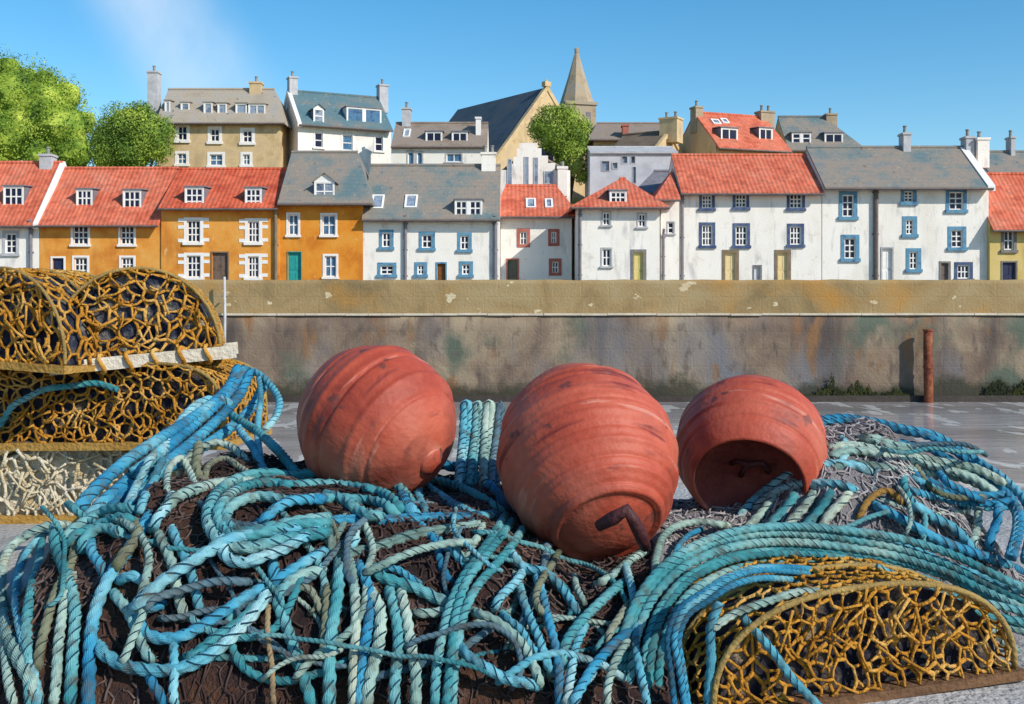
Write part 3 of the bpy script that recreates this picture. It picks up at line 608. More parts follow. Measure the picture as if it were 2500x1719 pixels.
q0 = at(1361,480,84)-loc; q1 = at(1384,408,84)-loc; mb = MB(); mb.box(q0.x,q1.x,-.5,-.003,q0.z,q1.z-.2); mb.box(q0.x-.07,q1.x+.07,-.55,-.003,q1.z-.2,q1.z); c = mb.build('chimney', M['white'], root)
mb = MB(); xx = (q0.x+q1.x)/2; mb.tube([(xx,-.27,q1.z),(xx,-.27,q1.z+.4)], [.15,.12], 10); mb.build('chimney_pot', M['pot'], c)

h = House('pale grey house with small deep windows behind the red hipped roof', 1440, 1655, 374, 366, 86, 3.2, M['palegrey'], M['chimgrey'], depth=6, group=BG, name='hillside_house', ov=.2, gutter=False)
for r in ((1468,1489,392,419),(1494,1509,396,413),(1517,1533,380,400),(1539,1552,380,400),(1544,1554,406,449)): h.window(r, 1, 1, .06, M['chimgrey'], pane=M['panepale'], sill=False, frame=M['lead'], ft=.04)
h.finish()
h = House('small pale grey outhouse with lead grey roof between hipped house and red cottage', 1552, 1652, 470, 424, 80.5, 2.6, M['palegrey'], M['lead'], depth=4.5, group=BG, name='hillside_house', ov=.2, hipL=1.6, gutter=False)
h.finish()
h = House('tan stone house with umber slate roof and broad chimneyed gable', 1474, 1590, 385, 334, 93, 8.6, M['tan'], M['slate_umber'], rz=R(-30), depth=8, group=BG, name='hillside_house')
h.chimney((1617,1660,287,318), M['tan'], 2, depth=1.4); h.skew(1, M['tan']); h.finish()
h = House('low tan house with small rust chimney half hidden behind the umber roof', 1449, 1622, 337, 306, 104, 10, M['tan'], M['slate_brown'], depth=6, group=BG, name='hillside_house', hipL=.5)
h.chimney((1519,1533,306,330), M['marginred'], 0, y=-.1); h.finish()
h = House('tan house with red roof, two dormers and shaded stone gable on the hill', 1747, 1925, 357, 289, 95, 9.2, M['tan'], M['red'], rz=R(20), depth=7.4, group=BG, name='hillside_house')
h.dormer((1760,1801,314,344), 2, 1); h.dormer((1853,1886,314,344), 2, 1); h.skylight((1741,1752,296,306)); h.skylight((1764,1772,294,304))
h.chimney((1692,1709,262,292), M['greytan'], 1); h.chimney((1851,1884,274,300), M['greytan'], 2); h.finish()
h = House('tan house with grey hipped slate roof right of the upper red roof', 1921, 2098, 358, 290, 98, 9.2, M['tan'], M['slate'], depth=6.6, hipR=2.2, group=BG, name='hillside_house')
h.dormer((1933,1980,324,352), 1, 2, 'flat', panels=2, pane=M['pane']); h.dormer((2013,2058,325,351), 2, 1, cheek=M['lead']); h.chimney((2014,2040,279,298), M['greytan'], 1); h.finish()
h = House('house with grey slate roof glimpsed behind the yellow house', 2425, 2640, 440, 376, 86, 4, M['white'], M['slate'], depth=7, group=BG, name='hillside_house')
h.chimney((2462,2472,335,378), M['chimgrey'], 1); h.finish()

# ------------------------------------------------------------------ trees
def leaf_mat(name, cols, sc):
    m = mat(name, cols, sc, .7, spec=.2, detail=3); b = m.node_tree.nodes['Principled BSDF']
    b.inputs['Subsurface Weight'].default_value = 0; return m
M['leaf_bright'] = leaf_mat('bright_leaf', [(.045,.10,.015),(.19,.29,.03),(.46,.53,.075)], .42)
M['leaf_mid'] = leaf_mat('mid_leaf', [(.05,.105,.02),(.15,.24,.03),(.36,.44,.06)], .34)
M['leaf_ivy'] = leaf_mat('ivy_leaf', [(.08,.14,.016),(.22,.31,.035),(.46,.52,.14)], .45)
M['bark'] = mat('bark', [(.06,.045,.03),(.11,.08,.055)], 3, .9, .6, 12)
def tree(label, lobes, Y, base, m, nleaf, size, seed, group='trees above the harbour'):
    rr = random.Random(seed); L = [(at(px, py, Y) + Vector((0, dy, 0)), rad/FPX*Y) for px, py, rad, dy in lobes]
    c = sum((l[0] for l in L), Vector())/len(L); root = empty('tree', (c.x, Y+1, base), 0, label, 'tree', group); o = Vector(root.location)
    mb = MB(); top = c - o
    mb.tube([(0,0,-.5),(.1,0,top.z*.3),(-.05,0,top.z*.65),(0,0,top.z)], [.5,.4,.3,.1], 9)
    for p, r_ in L[:7]:
        q = p - o; mb.tube([(0,0,max(.5, top.z*.3)), (q.x*.5,q.y*.5,(top.z*.3+q.z)*.5), tuple(q)], [.25,.16,.05], 7)
    mb.build('trunk', M['bark'], root, True)
    lb = MB()
    for p, r_ in L:
        bm = bmesh.new(); bmesh.ops.create_icosphere(bm, subdivisions=2, radius=1)
        lb.add([(p-o) + v.co*r_*.70*(1+.25*noise.noise(v.co*2+p)) for v in bm.verts], [tuple(v.index for v in f.verts) for f in bm.faces]); bm.free()
    tot = sum(r_*r_ for _, r_ in L)
    for p, r_ in L:
        for i in range(int(nleaf*r_*r_/tot)):
            d = Vector((rr.gauss(0,1), rr.gauss(0,1), rr.gauss(0,1))).normalized()
            if d.y > .6: continue
            rad = r_*(.66 + .42*rr.random()**1.2 + .30*noise.noise(d*2.3 + p*.7)); q = (p-o) + d*rad
            nrm = (d + Vector((rr.gauss(0,.5), rr.gauss(0,.5), rr.gauss(0,.5)))).normalized(); u = nrm.orthogonal().normalized()
            u = (Matrix.Rotation(rr.random()*6.28, 3, nrm) @ u); v = nrm.cross(u); s_ = size*rr.uniform(.6,1.3)
            lb.add([q-u*s_, q-v*s_*.45, q+u*s_, q+v*s_*.45], [(0,1,2,3)])
    lb.build('crown', m, root)
    return root
tree('large bright yellow-green tree at the far left behind the red roofs', [(40,240,108,0),(-60,230,110,.5),(110,262,92,-.5),(160,320,86,-1),(60,330,100,-1),(-40,330,110,-1),(190,370,66,-1),(120,390,70,-1.5),(0,400,80,-1),(110,205,46,0),(165,232,45,0),(205,300,40,0),(20,170,40,0)], 103, 9, M['leaf_bright'], 34000, .125, 1)
tree('smaller darker green tree touching the tall tan sandstone house', [(310,315,68,0),(365,335,62,-.3),(270,345,55,-.2),(330,375,60,-.5),(270,385,50,-.4),(385,365,40,-.4),(345,280,32,0),(395,320,34,0)], 92.5, 8, M['leaf_mid'], 24000, .115, 2)
tree('rounded ivy-green tree hanging over the white gable between church and steeple', [(1345,290,36,0),(1380,300,46,-.3),(1318,312,32,0),(1400,335,38,-.4),(1355,335,48,-.5),(1385,372,40,-.5),(1410,372,28,-.4),(1405,408,27,-.6),(1420,435,17,-.6),(1425,310,22,0),(1372,400,22,-.5)], 89.8, 6, M['leaf_ivy'], 20000, .105, 3)
# ------------------------------------------------------------------ foreground: heap of gear on the quay
def pl(x, tab):
    if x <= tab[0][0]: return tab[0][1]
    for (a, b), (c, d) in zip(tab, tab[1:]):
        if x <= c:
            t = (x-a)/(c-a); t = t*t*(3-2*t); return b+(d-b)*t
    return tab[-1][1]
def colx(px): return (px-CX)/FPX*3.4
HT = [(-1.44,0),(-1.37,.24),(-1.27,.36),(-1.12,.41)] + [(colx(a), b) for a, b in ((420,.46),(640,.45),(900,.42),(1150,.38),(1300,.31),(1420,.23),(1540,.25),(1700,.29),(1880,.33),(2000,.47),(2080,.57),(2260,.58),(2380,.46),(2480,.32),(2600,.12),(2680,0))]
FT = [(-1.44,2.86),(-1.35,2.70),(-1.20,2.62)] + [(colx(a), b) for a, b in ((500,2.62),(1400,2.62),(1560,2.70),(1700,3.20),(2600,3.34),(2680,3.4))]
def ss(t): t = min(1, max(0, t)); return t*t*(3-2*t)
def heap(x, y):
    f = pl(x, FT); H = pl(x, HT)
    a = (y-f)/.62; a = 0 if a <= 0 else min(1, a); rise = math.sin(a*math.pi/2)**.8
    back = 1-ss((y-4.0)/.6)
    h = H*rise*back
    if h <= 0: return -.02
    return h + .035*rise*back*noise.noise((x*4.2, y*4.2, 1.7)) + .014*rise*back*noise.noise((x*13, y*13, 5))
M['net'] = mat('dark_tarred_netting', [(.018,.009,.010),(.042,.021,.018),(.085,.036,.018),(.12,.085,.08)], 4.5, .95, .6, 130, pos=[.34,.46,.58,.70], dist=.8)
M['netgrey'] = mat('grey_netting', [(.07,.052,.050),(.17,.145,.145),(.27,.245,.25),(.20,.14,.09)], 3.0, .95, .6, 130, pos=[.34,.45,.58,.70], dist=.6)
def web(rect, spacing, seed, inside):
    """irregular net mesh over a flat rectangle: nodes and the twines joining them"""
    rr = random.Random(seed); pts = []; (u0,u1,v0,v1) = rect; nv = int((v1-v0)/spacing)+3; nu = int((u1-u0)/spacing)+3
    for j in range(-1, nv):
        for i in range(-1, nu):
            if rr.random() < .10: continue
            pts.append(Vector((u0+(i+(.5 if j % 2 else 0)+rr.uniform(-.52,.52))*spacing, v0+(j+rr.uniform(-.52,.52))*spacing)))
    V, E, F, *_ = delaunay_2d_cdt(pts, [], [], 0, 1e-6); cen = [sum((V[i] for i in f), Vector((0,0)))/3 for f in F]; ed = {}
    for k, f in enumerate(F):
        for a in range(3): ed.setdefault(tuple(sorted((f[a], f[(a+1)%3]))), []).append(k)
    out = []
    for k in ed.values():
        if len(k) == 2:
            a, b = cen[k[0]], cen[k[1]]
            if inside(a) and inside(b): out.append((a, b))
            elif inside(a) or inside(b):
                if not inside(a): a, b = b, a
                lo, hi = 0.0, 1.0
                for _ in range(12):
                    m_ = (lo+hi)/2
                    if inside(a.lerp(b, m_)): lo = m_
                    else: hi = m_
                out.append((a, a.lerp(b, lo)))
    return out
M['nettwine'] = mat('brown_net_twine', [(.022,.012,.011),(.055,.030,.025),(.12,.085,.075),(.17,.058,.02)], 3.5, .9, pos=[.34,.48,.60,.72])
M['nettwinegrey'] = mat('grey_net_twine', [(.14,.11,.10),(.30,.27,.27),(.45,.42,.40)], 5, .9)
def heap_mesh(name, pxa, pxb, m, label, cat):
    xa, xb = colx(pxa), colx(pxb); nx = int((xb-xa)/.014); ys = np.arange(2.5, 4.72, .016); mb = MB(); vs = []
    for y in ys:
        for i in range(nx+1):
            x = xa+(xb-xa)*i/nx; vs.append((x, y, heap(x, y)))
    n = nx+1; k = len(ys); mb.add(vs, [(j*n+i, j*n+i+1, (j+1)*n+i+1, (j+1)*n+i) for j in range(k-1) for i in range(nx)])
    rim = list(range(n)) + [j*n+nx for j in range(1, k)] + [(k-1)*n+i for i in range(nx-1, -1, -1)] + [j*n for j in range(k-2, 0, -1)]
    b0 = len(mb.v); mb.v += [(mb.v[i][0], mb.v[i][1], -.03) for i in rim]; q = len(rim)
    for i in range(q): mb.f.append((rim[i], b0+i, b0+(i+1)%q, rim[(i+1)%q])); mb.m.append(0)
    o = mb.build(name, m, None, True); tag(o, label, cat, 'heaps of old netting under the ropes')
    # the loose meshes of the net, draped over the heap
    rr = random.Random(len(label)); nb = MB(); 
    for lay, (sp, rad) in enumerate(((.034, .0021), (.062, .0028))):
        wob = lambda v: Vector((v.x + .10*noise.noise((v.x*2.2, v.y*2.2, lay)), v.y + .10*noise.noise((v.x*2.2, v.y*2.2, lay+4))))
        for p, q in web((xa, xb, 2.56, 4.25), sp, 50+lay+len(label), lambda v: heap(v.x, v.y) > .03 and xa+.02 < v.x < xb-.02):
            if rr.random() < .12: continue
            p, q = wob(p), wob(q); m_ = (p+q)/2 + Vector((rr.uniform(-1,1), rr.uniform(-1,1)))*.008
            if not all(xa < v.x < xb for v in (p, q)): continue
            nb.tube([(v.x, v.y, heap(v.x, v.y)+rr.uniform(.001,.009)+.004*lay) for v in (p, m_, q)], [rad*1.4, rad, rad*1.4], 5)
    nb.build('netting', M['nettwine' if m is M['net'] else 'nettwinegrey'], o, True)
    return o
heap_mesh('net_heap', -60, 1600, M['net'], 'dark brown heap of tarred netting under the ropes, left and middle', 'net heap')
heap_mesh('net_heap', 1600.5, 2720, M['netgrey'], 'pale grey heap of netting under the arching ropes behind the right creel', 'net heap')
def hit(px, py):
    """depth at which the sight line through a point of the traced outline meets the heap"""
    y = 2.45; dx = (px-CX)/FPX; dz = (py-HY)/FPX
    while y < 4.6:
        if CAMZ - dz*y <= max(heap(dx*y, y), 0.0): return y
        y += .02
    return None

# ------------------------------------------------------------------ ropes
def rope_mat(name, cols, dark):
    m = bpy.data.materials.new(name); m.use_nodes = True; t = m.node_tree; N = t.nodes; L = t.links
    b = N['Principled BSDF']; b.inputs['Roughness'].default_value = .85; b.inputs['Specular IOR Level'].default_value = .2
    uv = N.new('ShaderNodeUVMap'); sx = N.new('ShaderNodeSeparateXYZ'); L.new(uv.outputs[0], sx.inputs[0])
    oi = N.new('ShaderNodeObjectInfo'); tc = N.new('ShaderNodeTexCoord')
    ml = N.new('ShaderNodeMath'); ml.operation = 'MULTIPLY'; ml.inputs[1].default_value = 50; L.new(oi.outputs['Random'], ml.inputs[0])
    n1 = N.new('ShaderNodeTexNoise'); n1.noise_dimensions = '4D'; n1.inputs['Scale'].default_value = 3.2; n1.inputs['Detail'].default_value = 4
    L.new(tc.outputs['Object'], n1.inputs['Vector']); L.new(ml.outputs[0], n1.inputs['W'])
    r = N.new('ShaderNodeValToRGB'); k = len(cols)
    while len(r.color_ramp.elements) < k: r.color_ramp.elements.new(.5)
    for i, (e, c) in enumerate(zip(r.color_ramp.elements, cols)): e.position = .34+.32*i/max(1,k-1); e.color = (*c, 1)
    L.new(n1.outputs['Fac'], r.inputs[0])
    # dark lay marks between the strands: a coloured tracer yarn
    wv = N.new('ShaderNodeMath'); wv.operation = 'FRACT'; L.new(sx.outputs['X'], wv.inputs[0])
    lt = N.new('ShaderNodeMath'); lt.operation = 'LESS_THAN'; lt.inputs[1].default_value = .20; L.new(wv.outputs[0], lt.inputs[0])
    n2 = N.new('ShaderNodeTexNoise'); n2.inputs['Scale'].default_value = 14; L.new(tc.outputs['Object'], n2.inputs['Vector'])
    gt = N.new('ShaderNodeMath'); gt.operation = 'GREATER_THAN'; gt.inputs[1].default_value = .47; L.new(n2.outputs['Fac'], gt.inputs[0])
    mm = N.new('ShaderNodeMath'); mm.operation = 'MULTIPLY'; L.new(lt.outputs[0], mm.inputs[0]); L.new(gt.outputs[0], mm.inputs[1])
    mx = N.new('ShaderNodeMix'); mx.data_type = 'RGBA'; L.new(mm.outputs[0], mx.inputs[0]); L.new(r.outputs[0], mx.inputs[6]); mx.inputs[7].default_value = (*dark, 1)
    L.new(mx.outputs[2], b.inputs['Base Color'])
    n3 = N.new('ShaderNodeTexNoise'); n3.inputs['Scale'].default_value = 160; L.new(tc.outputs['Object'], n3.inputs['Vector'])
    # yarns along the strands, and grime
    yv = N.new('ShaderNodeMath'); yv.operation = 'PINGPONG'; yv.inputs[1].default_value = .5; L.new(sx.outputs['Y'], yv.inputs[0])
    ya = N.new('ShaderNodeMath'); ya.operation = 'ADD'; L.new(yv.outputs[0], ya.inputs[0]); L.new(n3.outputs['Fac'], ya.inputs[1])
    g1 = N.new('ShaderNodeTexNoise'); g1.inputs['Scale'].default_value = 22; g1.inputs['Detail'].default_value = 6; L.new(tc.outputs['Object'], g1.inputs['Vector'])
    gr = N.new('ShaderNodeMapRange'); gr.inputs[1].default_value = .50; gr.inputs[2].default_value = .72; gr.inputs[4].default_value = .75; L.new(g1.outputs['Fac'], gr.inputs[0])
    gm = N.new('ShaderNodeMix'); gm.data_type = 'RGBA'; L.new(gr.outputs[0], gm.inputs[0]); L.new(mx.outputs[2], gm.inputs[6]); gm.inputs[7].default_value = (.085,.075,.055,1); L.new(gm.outputs[2], b.inputs['Base Color'])
    bp = N.new('ShaderNodeBump'); bp.inputs['Strength'].default_value = .7; bp.inputs['Distance'].default_value = .004; L.new(ya.outputs[0], bp.inputs['Height']); L.new(bp.outputs[0], b.inputs['Normal'])
    return m
D0 = (.012,.05,.08)
RM = {'blue': rope_mat('bright_blue_rope', [(.018,.11,.19),(.025,.23,.40),(.07,.34,.48),(.20,.44,.50)], D0),
      'sky': rope_mat('light_blue_rope', [(.06,.22,.29),(.11,.40,.50),(.25,.54,.60),(.40,.56,.55)], D0),
      'teal': rope_mat('teal_rope', [(.028,.13,.15),(.05,.27,.30),(.14,.38,.40),(.28,.44,.40)], D0),
      'pale': rope_mat('pale_green_rope', [(.14,.23,.20),(.27,.41,.36),(.42,.53,.45),(.44,.48,.36)], (.02,.05,.06)),
      'olive': rope_mat('olive_grey_rope', [(.13,.14,.08),(.22,.23,.15),(.30,.32,.24)], (.03,.04,.04)),
      'tan': rope_mat('tan_rope', [(.30,.20,.10),(.42,.30,.17)], (.10,.06,.03)),
      'ochre': rope_mat('ochre_rope', [(.26,.13,.025),(.36,.20,.05)], (.10,.05,.02)),
      'slate': rope_mat('slate_blue_rope', [(.06,.12,.16),(.12,.20,.24),(.18,.26,.28)], D0)}
def spline(pts, step):
    pts = [np.array(p, float) for p in pts]; P = [2*pts[0]-pts[1]] + pts + [2*pts[-1]-pts[-2]]; out = []
    for i in range(1, len(P)-2):
        a, b, c, d = P[i-1:i+3]; n = max(2, int(np.linalg.norm((c-b)[:2])/step))
        for t in np.linspace(0, 1, n, endpoint=False):
            out.append(.5*((2*b)+(c-a)*t+(2*a-5*b+4*c-d)*t*t+(3*b-3*c+d-a)*t**3))
    out.append(P[-2]); return np.array(out)
def rope_mesh(name, P, r, m, parent=None, lobes=3):
    P = np.array(P, float)
    seg = np.linalg.norm(np.diff(P, axis=0), axis=1); s = np.concatenate([[0], np.cumsum(seg)]); n = max(6, int(s[-1]/(r*.42)))
    u = np.linspace(0, s[-1], n); P = np.stack([np.interp(u, s, P[:,k]) for k in range(3)], 1)
    T = np.gradient(P, axis=0); T /= np.linalg.norm(T, axis=1)[:,None]+1e-9
    up = np.array([0,0,1.0]); Nn = np.zeros_like(P); v = np.cross(T[0], up)
    if np.linalg.norm(v) < .1: v = np.cross(T[0], [1.0,0,0])
    for i in range(n):
        v = v - T[i]*v.dot(T[i]); v /= np.linalg.norm(v)+1e-9; Nn[i] = v
    B = np.cross(T, Nn); K = 15; th = np.linspace(0, 2*np.pi, K, endpoint=False); pitch = r*6.6
    ph = 2*np.pi*u/pitch
    rad = r*(.90+.13*np.cos(lobes*(th[None,:]-ph[:,None]/1.0)))
    V = P[:,None,:] + rad[:,:,None]*(np.cos(th)[None,:,None]*Nn[:,None,:]+np.sin(th)[None,:,None]*B[:,None,:])
    i = np.arange(n-1)[:,None]; j = np.arange(K)[None,:]
    F = np.stack([i*K+j, i*K+(j+1)%K, (i+1)*K+(j+1)%K, (i+1)*K+j], -1).reshape(-1,4)
    me = bpy.data.meshes.new(name); vs = V.reshape(-1,3)
    # loose fibres standing off the yarns
    g = np.random.default_rng(n*7+int(s[-1]*1e5) % 9973); q = int(s[-1]*260); fi_ = g.integers(1, n-2, q); fk = g.integers(0, K, q)
    base = V[fi_, fk]; out = base - P[fi_]; out /= np.linalg.norm(out, axis=1)[:,None]+1e-9
    dirn = out*g.uniform(.25,.9,(q,1)) + T[fi_]*g.choice([-1.0,1.0],(q,1)) + g.normal(0,.35,(q,3)); dirn /= np.linalg.norm(dirn, axis=1)[:,None]
    ln = g.uniform(.25,1.0,(q,1))*r*.9; sd = np.cross(dirn, out); sd /= np.linalg.norm(sd, axis=1)[:,None]+1e-9
    fv = np.stack([base - sd*r*.035, base + sd*r*.035, base + dirn*ln], 1).reshape(-1,3); nb0 = len(vs)
    fib = [[nb0+3*a, nb0+3*a+1, nb0+3*a+2] for a in range(q)]
    me.from_pydata(np.concatenate([vs, fv]).tolist(), [], F.tolist() + [list(range(K))[::-1], [(n-1)*K+a for a in range(K)]] + fib)
    uvl = me.uv_layers.new(name='UVMap'); li = np.zeros(len(me.loops), dtype=np.int32); me.loops.foreach_get('vertex_index', li)
    isf = li >= nb0; li = np.where(isf, fi_[np.clip((li-nb0)//3, 0, q-1)]*K + fk[np.clip((li-nb0)//3, 0, q-1)], li); ring = li//K; kk = li%K; U = lobes*(th[kk]-ph[ring])/(2*np.pi)/lobes + 200.0; U = (lobes*(th[kk]/(2*np.pi)-u[ring]/pitch)) + 600.0
    # keep each face's strip continuous where the ring closes
    fi = np.repeat(np.arange(len(F)), 4); wrap = (fi % K == K-1) & (kk[:len(fi)] == 0); U[:len(fi)][wrap] += lobes
    uvl.data.foreach_set('uv', np.stack([U, th[kk]/(2*np.pi)*24.0], 1).astype(np.float32).ravel())
    me.materials.append(m); me.polygons.foreach_set('use_smooth', [True]*len(me.polygons)); me.update()
    return link(bpy.data.objects.new(name, me), parent)
ZM = {'a': (.3878, 0, 1100), 'b': (.4191, 500, 1050), 'c': (.3251, 1100, 1200), 'd': (.4819, 1700, 950), 'e': (.4386, 0, 600), 'f': (.6032, 680, 800), 'p': (1, 0, 0)}
GR = {'blue': 'bright blue ropes', 'sky': 'light blue ropes', 'teal': 'teal ropes', 'pale': 'pale green ropes', 'olive': 'olive ropes', 'tan': 'tan cords', 'ochre': 'ochre cords', 'slate': 'slate blue ropes'}
layer = [0]
def rope(z, pts, kind, label, wpx=34, n=1, Y=None, lift=0.0, name=None):
    """a rope lying on the heap along a traced line; Y gives the depth of its ends where it hangs clear of the heap"""
    wpx *= (.96 if n == 1 else .80); n = n if n == 1 else (n+1 if n < 4 else n+2); sc, ox, oy = ZM[z]; q = spline([(ox+x*sc, oy+y*sc) for x, y in pts], 7); layer[0] += 1; rr = random.Random(layer[0])
    d = np.gradient(q, axis=0); d /= np.linalg.norm(d, axis=1)[:,None]+1e-9; nrm = np.stack([-d[:,1], d[:,0]], 1); tt = np.linspace(0, 1, len(q)); res = []
    for i in range(n):
        off = (i-(n-1)/2)*wpx*.86; a, b = rr.random()*6, rr.uniform(3, 7)
        qq = q + nrm*(off + (wpx*.30*np.sin(a+b*tt) if n > 1 else 2.5*np.sin(a+9*tt)))[:,None]
        if Y is None:
            Ys = [hit(x, y) for x, y in qq]; ok = [k for k, v in enumerate(Ys) if v is not None]
            if not ok: ok = [0]; Ys[0] = 3.6
            Ys = np.interp(np.arange(len(Ys)), ok, [Ys[k] for k in ok])
        else: Ys = np.interp(tt, np.linspace(0, 1, len(Y)), Y)
        k = 7; pad = np.concatenate([[Ys[0]]*k, Ys, [Ys[-1]]*k]); sm = np.convolve(pad, np.ones(2*k+1)/(2*k+1), 'valid')
        Yf = (np.minimum(sm, Ys+.02) if Y is None else sm); rw = wpx/2/FPX*float(np.mean(Yf))
        sl_ = np.concatenate([[0], np.cumsum(np.linalg.norm(np.diff(qq, axis=0), axis=1))]); en = np.minimum(sl_, sl_[-1]-sl_)
        Yf = Yf + (.09 if Y is None else .0)*np.clip(1-en/28, 0, 1)**1.5        # the ends tuck down into the heap
        Yf = Yf - rw*.7 - lift - .0022*(layer[0] % 45 if Y is None else 0) - (.006*(i % 2))
        res.append(([tuple(at(x, y, yy)) for (x, y), yy in zip(qq, Yf)], rw))
    if n == 1:
        o = rope_mesh(name or 'rope', res[0][0], res[0][1], RM[kind]); return tag(o, label, 'rope', GR[kind])
    c = res[0][0][0]; root = empty(name or 'rope_bundle', (0, 0, 0), 0, label, 'rope bundle', 'bundles of parallel ropes')
    for P, rw in res: rope_mesh('strand', P, rw, RM[kind], root)
    return root
# thin weathered ropes tangled beneath the others
rt = random.Random(77)
for i in range(64):
    x, y = (rt.uniform(60, 1560), rt.uniform(1220, 1690)) if i < 52 else (rt.uniform(1850, 2350), rt.uniform(1080, 1330))
    a = rt.uniform(0, 6.28); cur = rt.uniform(-.35, .35); pts = []
    for k in range(rt.randint(6, 11)):
        pts.append((x, y)); x += 62*math.cos(a); y += 46*math.sin(a); a += cur + rt.uniform(-.35, .35)
        lim = (60, 1620, 1215, 1700) if i < 52 else (1800, 2420, 1070, 1340)
        if not (lim[0] < x < lim[1] and lim[2] < y < lim[3]): break
    if len(pts) < 4: continue
    o = rope('p', pts, rt.choice(('pale','olive','slate','teal','sky','teal','pale')) , 'thin weathered rope tangled beneath the thicker ropes on the heap', rt.uniform(12, 23)); o['group'] = 'thin ropes tangled in the heap'
layer[0] = 4
# --- left heap
rope('a', [(430,470),(330,462),(240,490),(150,540),(60,620),(15,750),(10,900),(40,1100),(100,1280),(180,1430),(235,1600)], 'pale', 'pale green rope curving round the far left edge of the heap', 30)
rope('a', [(330,490),(230,560),(150,680),(110,850),(120,1040),(160,1250),(220,1480),(250,1640)], 'sky', 'light blue rope curving just inside the pale far left rope', 24)
rope('a', [(280,520),(240,700),(190,900),(170,1100),(190,1350),(180,1640)], 'teal', 'teal rope falling inside the two curved far left ropes', 26)
rope('a', [(40,1000),(20,1200),(50,1400),(90,1640)], 'pale', 'short pale green rope hanging in the bottom left corner', 24)
rope('a', [(520,500),(470,600),(440,720),(360,880),(300,1080),(245,1260),(225,1420)], 'olive', 'olive rope running down to the left inside the pale outer loop', 26)
rope('a', [(470,760),(410,900),(390,1080),(365,1300),(330,1640)], 'pale', 'pale green rope hanging to the bottom edge beside the wavy blue rope', 28)
rope('a', [(350,475),(345,600),(390,720),(440,850),(472,980),(480,1100),(465,1250),(450,1400),(428,1640)], 'teal', 'teal wavy rope hanging from under the cream pot to the bottom edge', 32)
rope('a', [(950,400),(840,570),(755,690),(690,790),(650,880),(610,1000),(580,1150),(560,1350),(545,1640)], 'blue', 'blue rope slanting down left then hanging straight to the bottom edge', 34)
rope('a', [(990,500),(1040,620),(1085,740),(1115,850),(1145,980),(1165,1095)], 'pale', 'pale rope crossing under the straight diagonal blue rope, left of a second', 28)
rope('a', [(1080,475),(1140,620),(1185,740),(1235,880),(1262,1000),(1285,1065)], 'sky', 'light blue rope crossing under the straight diagonal blue rope, right of a paler one', 26)
rope('a', [(720,835),(800,790),(880,815),(945,880)], 'sky', 'short light blue rope arching in the left part of the heap', 28)
rope('a', [(700,870),(790,1000),(850,1100),(885,1180),(915,1270),(965,1360)], 'teal', 'teal rope slanting down to the hanging swag', 28)
rope('a', [(1050,960),(900,1000),(875,1090),(920,1160),(1020,1182),(1150,1160),(1300,1080),(1450,990),(1600,900),(1690,850)], 'blue', 'blue rope bending in a hook above the hanging swag', 32)
rope('a', [(1130,1310),(1220,1280),(1350,1190),(1500,1075),(1640,930)], 'teal', 'teal rope along the inside of the hanging swag', 28)
rope('a', [(600,1215),(660,1290),(780,1355),(930,1378),(1100,1372),(1250,1322),(1400,1230),(1530,1110),(1640,970),(1695,860)], 'sky', 'light blue rope with dark marks hanging in a long swag over the dark netting', 34)
rope('a', [(930,1400),(965,1460),(1000,1530),(1040,1640)], 'blue', 'short blue rope dropping from the swag to the bottom edge, left one', 26)
rope('a', [(1105,1180),(1092,1330),(1095,1450),(1100,1640)], 'sky', 'thin light blue rope dropping straight through the swag', 24)
rope('a', [(1690,940),(1692,1200),(1710,1400),(1732,1640)], 'tan', 'tan cord hanging straight down before the darkest netting', 15)
rope('a', [(570,560),(585,640),(625,720),(672,810)], 'blue', 'blue rope bending down in front of the dark eye-shaped gap', 26)
rope('a', [(850,480),(760,435),(650,440),(560,480),(480,540),(430,640)], 'teal', 'teal ropes arching over at the top left of the heap', 34, 2)
rope('a', [(870,460),(850,560),(760,690),(700,770)], 'olive', 'olive rope slanting from the crossing of the left ropes', 30)
rope('e', [(1385,700),(1330,820),(1240,920),(1100,1030),(930,1150),(780,1260),(680,1350),(600,1430),(520,1530)], 'blue', 'wide bundle of blue ropes sweeping up from the heap to the creel corner', 36, 3, Y=[5.0,4.7,4.3,3.9,3.6,3.4])
rope('e', [(1290,890),(1230,850),(1130,870),(1040,950),(950,1080),(850,1180),(740,1270)], 'sky', 'light blue rope looping over beside the wide blue bundle', 28, Y=[4.7,4.7,4.4,3.9,3.6])
rope('e', [(900,1190),(830,1300),(760,1400),(720,1500)], 'sky', 'light blue ropes dropping between the dark gaps left of the net hump', 26, 2)
rope('e', [(1345,680),(1450,725),(1530,800),(1558,875),(1525,960),(1462,1030)], 'sky', 'light blue rope loop hanging out from the creel corner', 19, Y=[5.0,4.95,4.8,4.6,4.4])
rope('e', [(1440,735),(1446,850),(1440,1000),(1442,1150),(1455,1320)], 'sky', 'light blue cord hanging straight inside the corner loop', 17, Y=[4.95,4.7,4.3,3.9,3.6])
rope('e', [(1290,940),(1420,1020),(1510,1110),(1610,1210),(1710,1320)], 'teal', 'teal rope slanting down from the blue bundle to the left buoy', 24, Y=[4.6,4.3,4.0,3.75,3.6])
rope('e', [(1330,1010),(1400,1110),(1450,1220),(1560,1330)], 'sky', 'light blue rope below the slanting teal one by the left buoy', 22, Y=[4.4,4.0,3.75,3.6])
rope('e', [(1010,1270),(1060,1170),(1130,1115),(1210,1090),(1310,1140),(1385,1220)], 'pale', 'pale grey rope humped over beside the blue bundle, outer arch', 20)
rope('e', [(930,1380),(945,1240),(1010,1175),(1060,1270),(1085,1370)], 'pale', 'small pale arch of rope standing left of the net hump', 18)
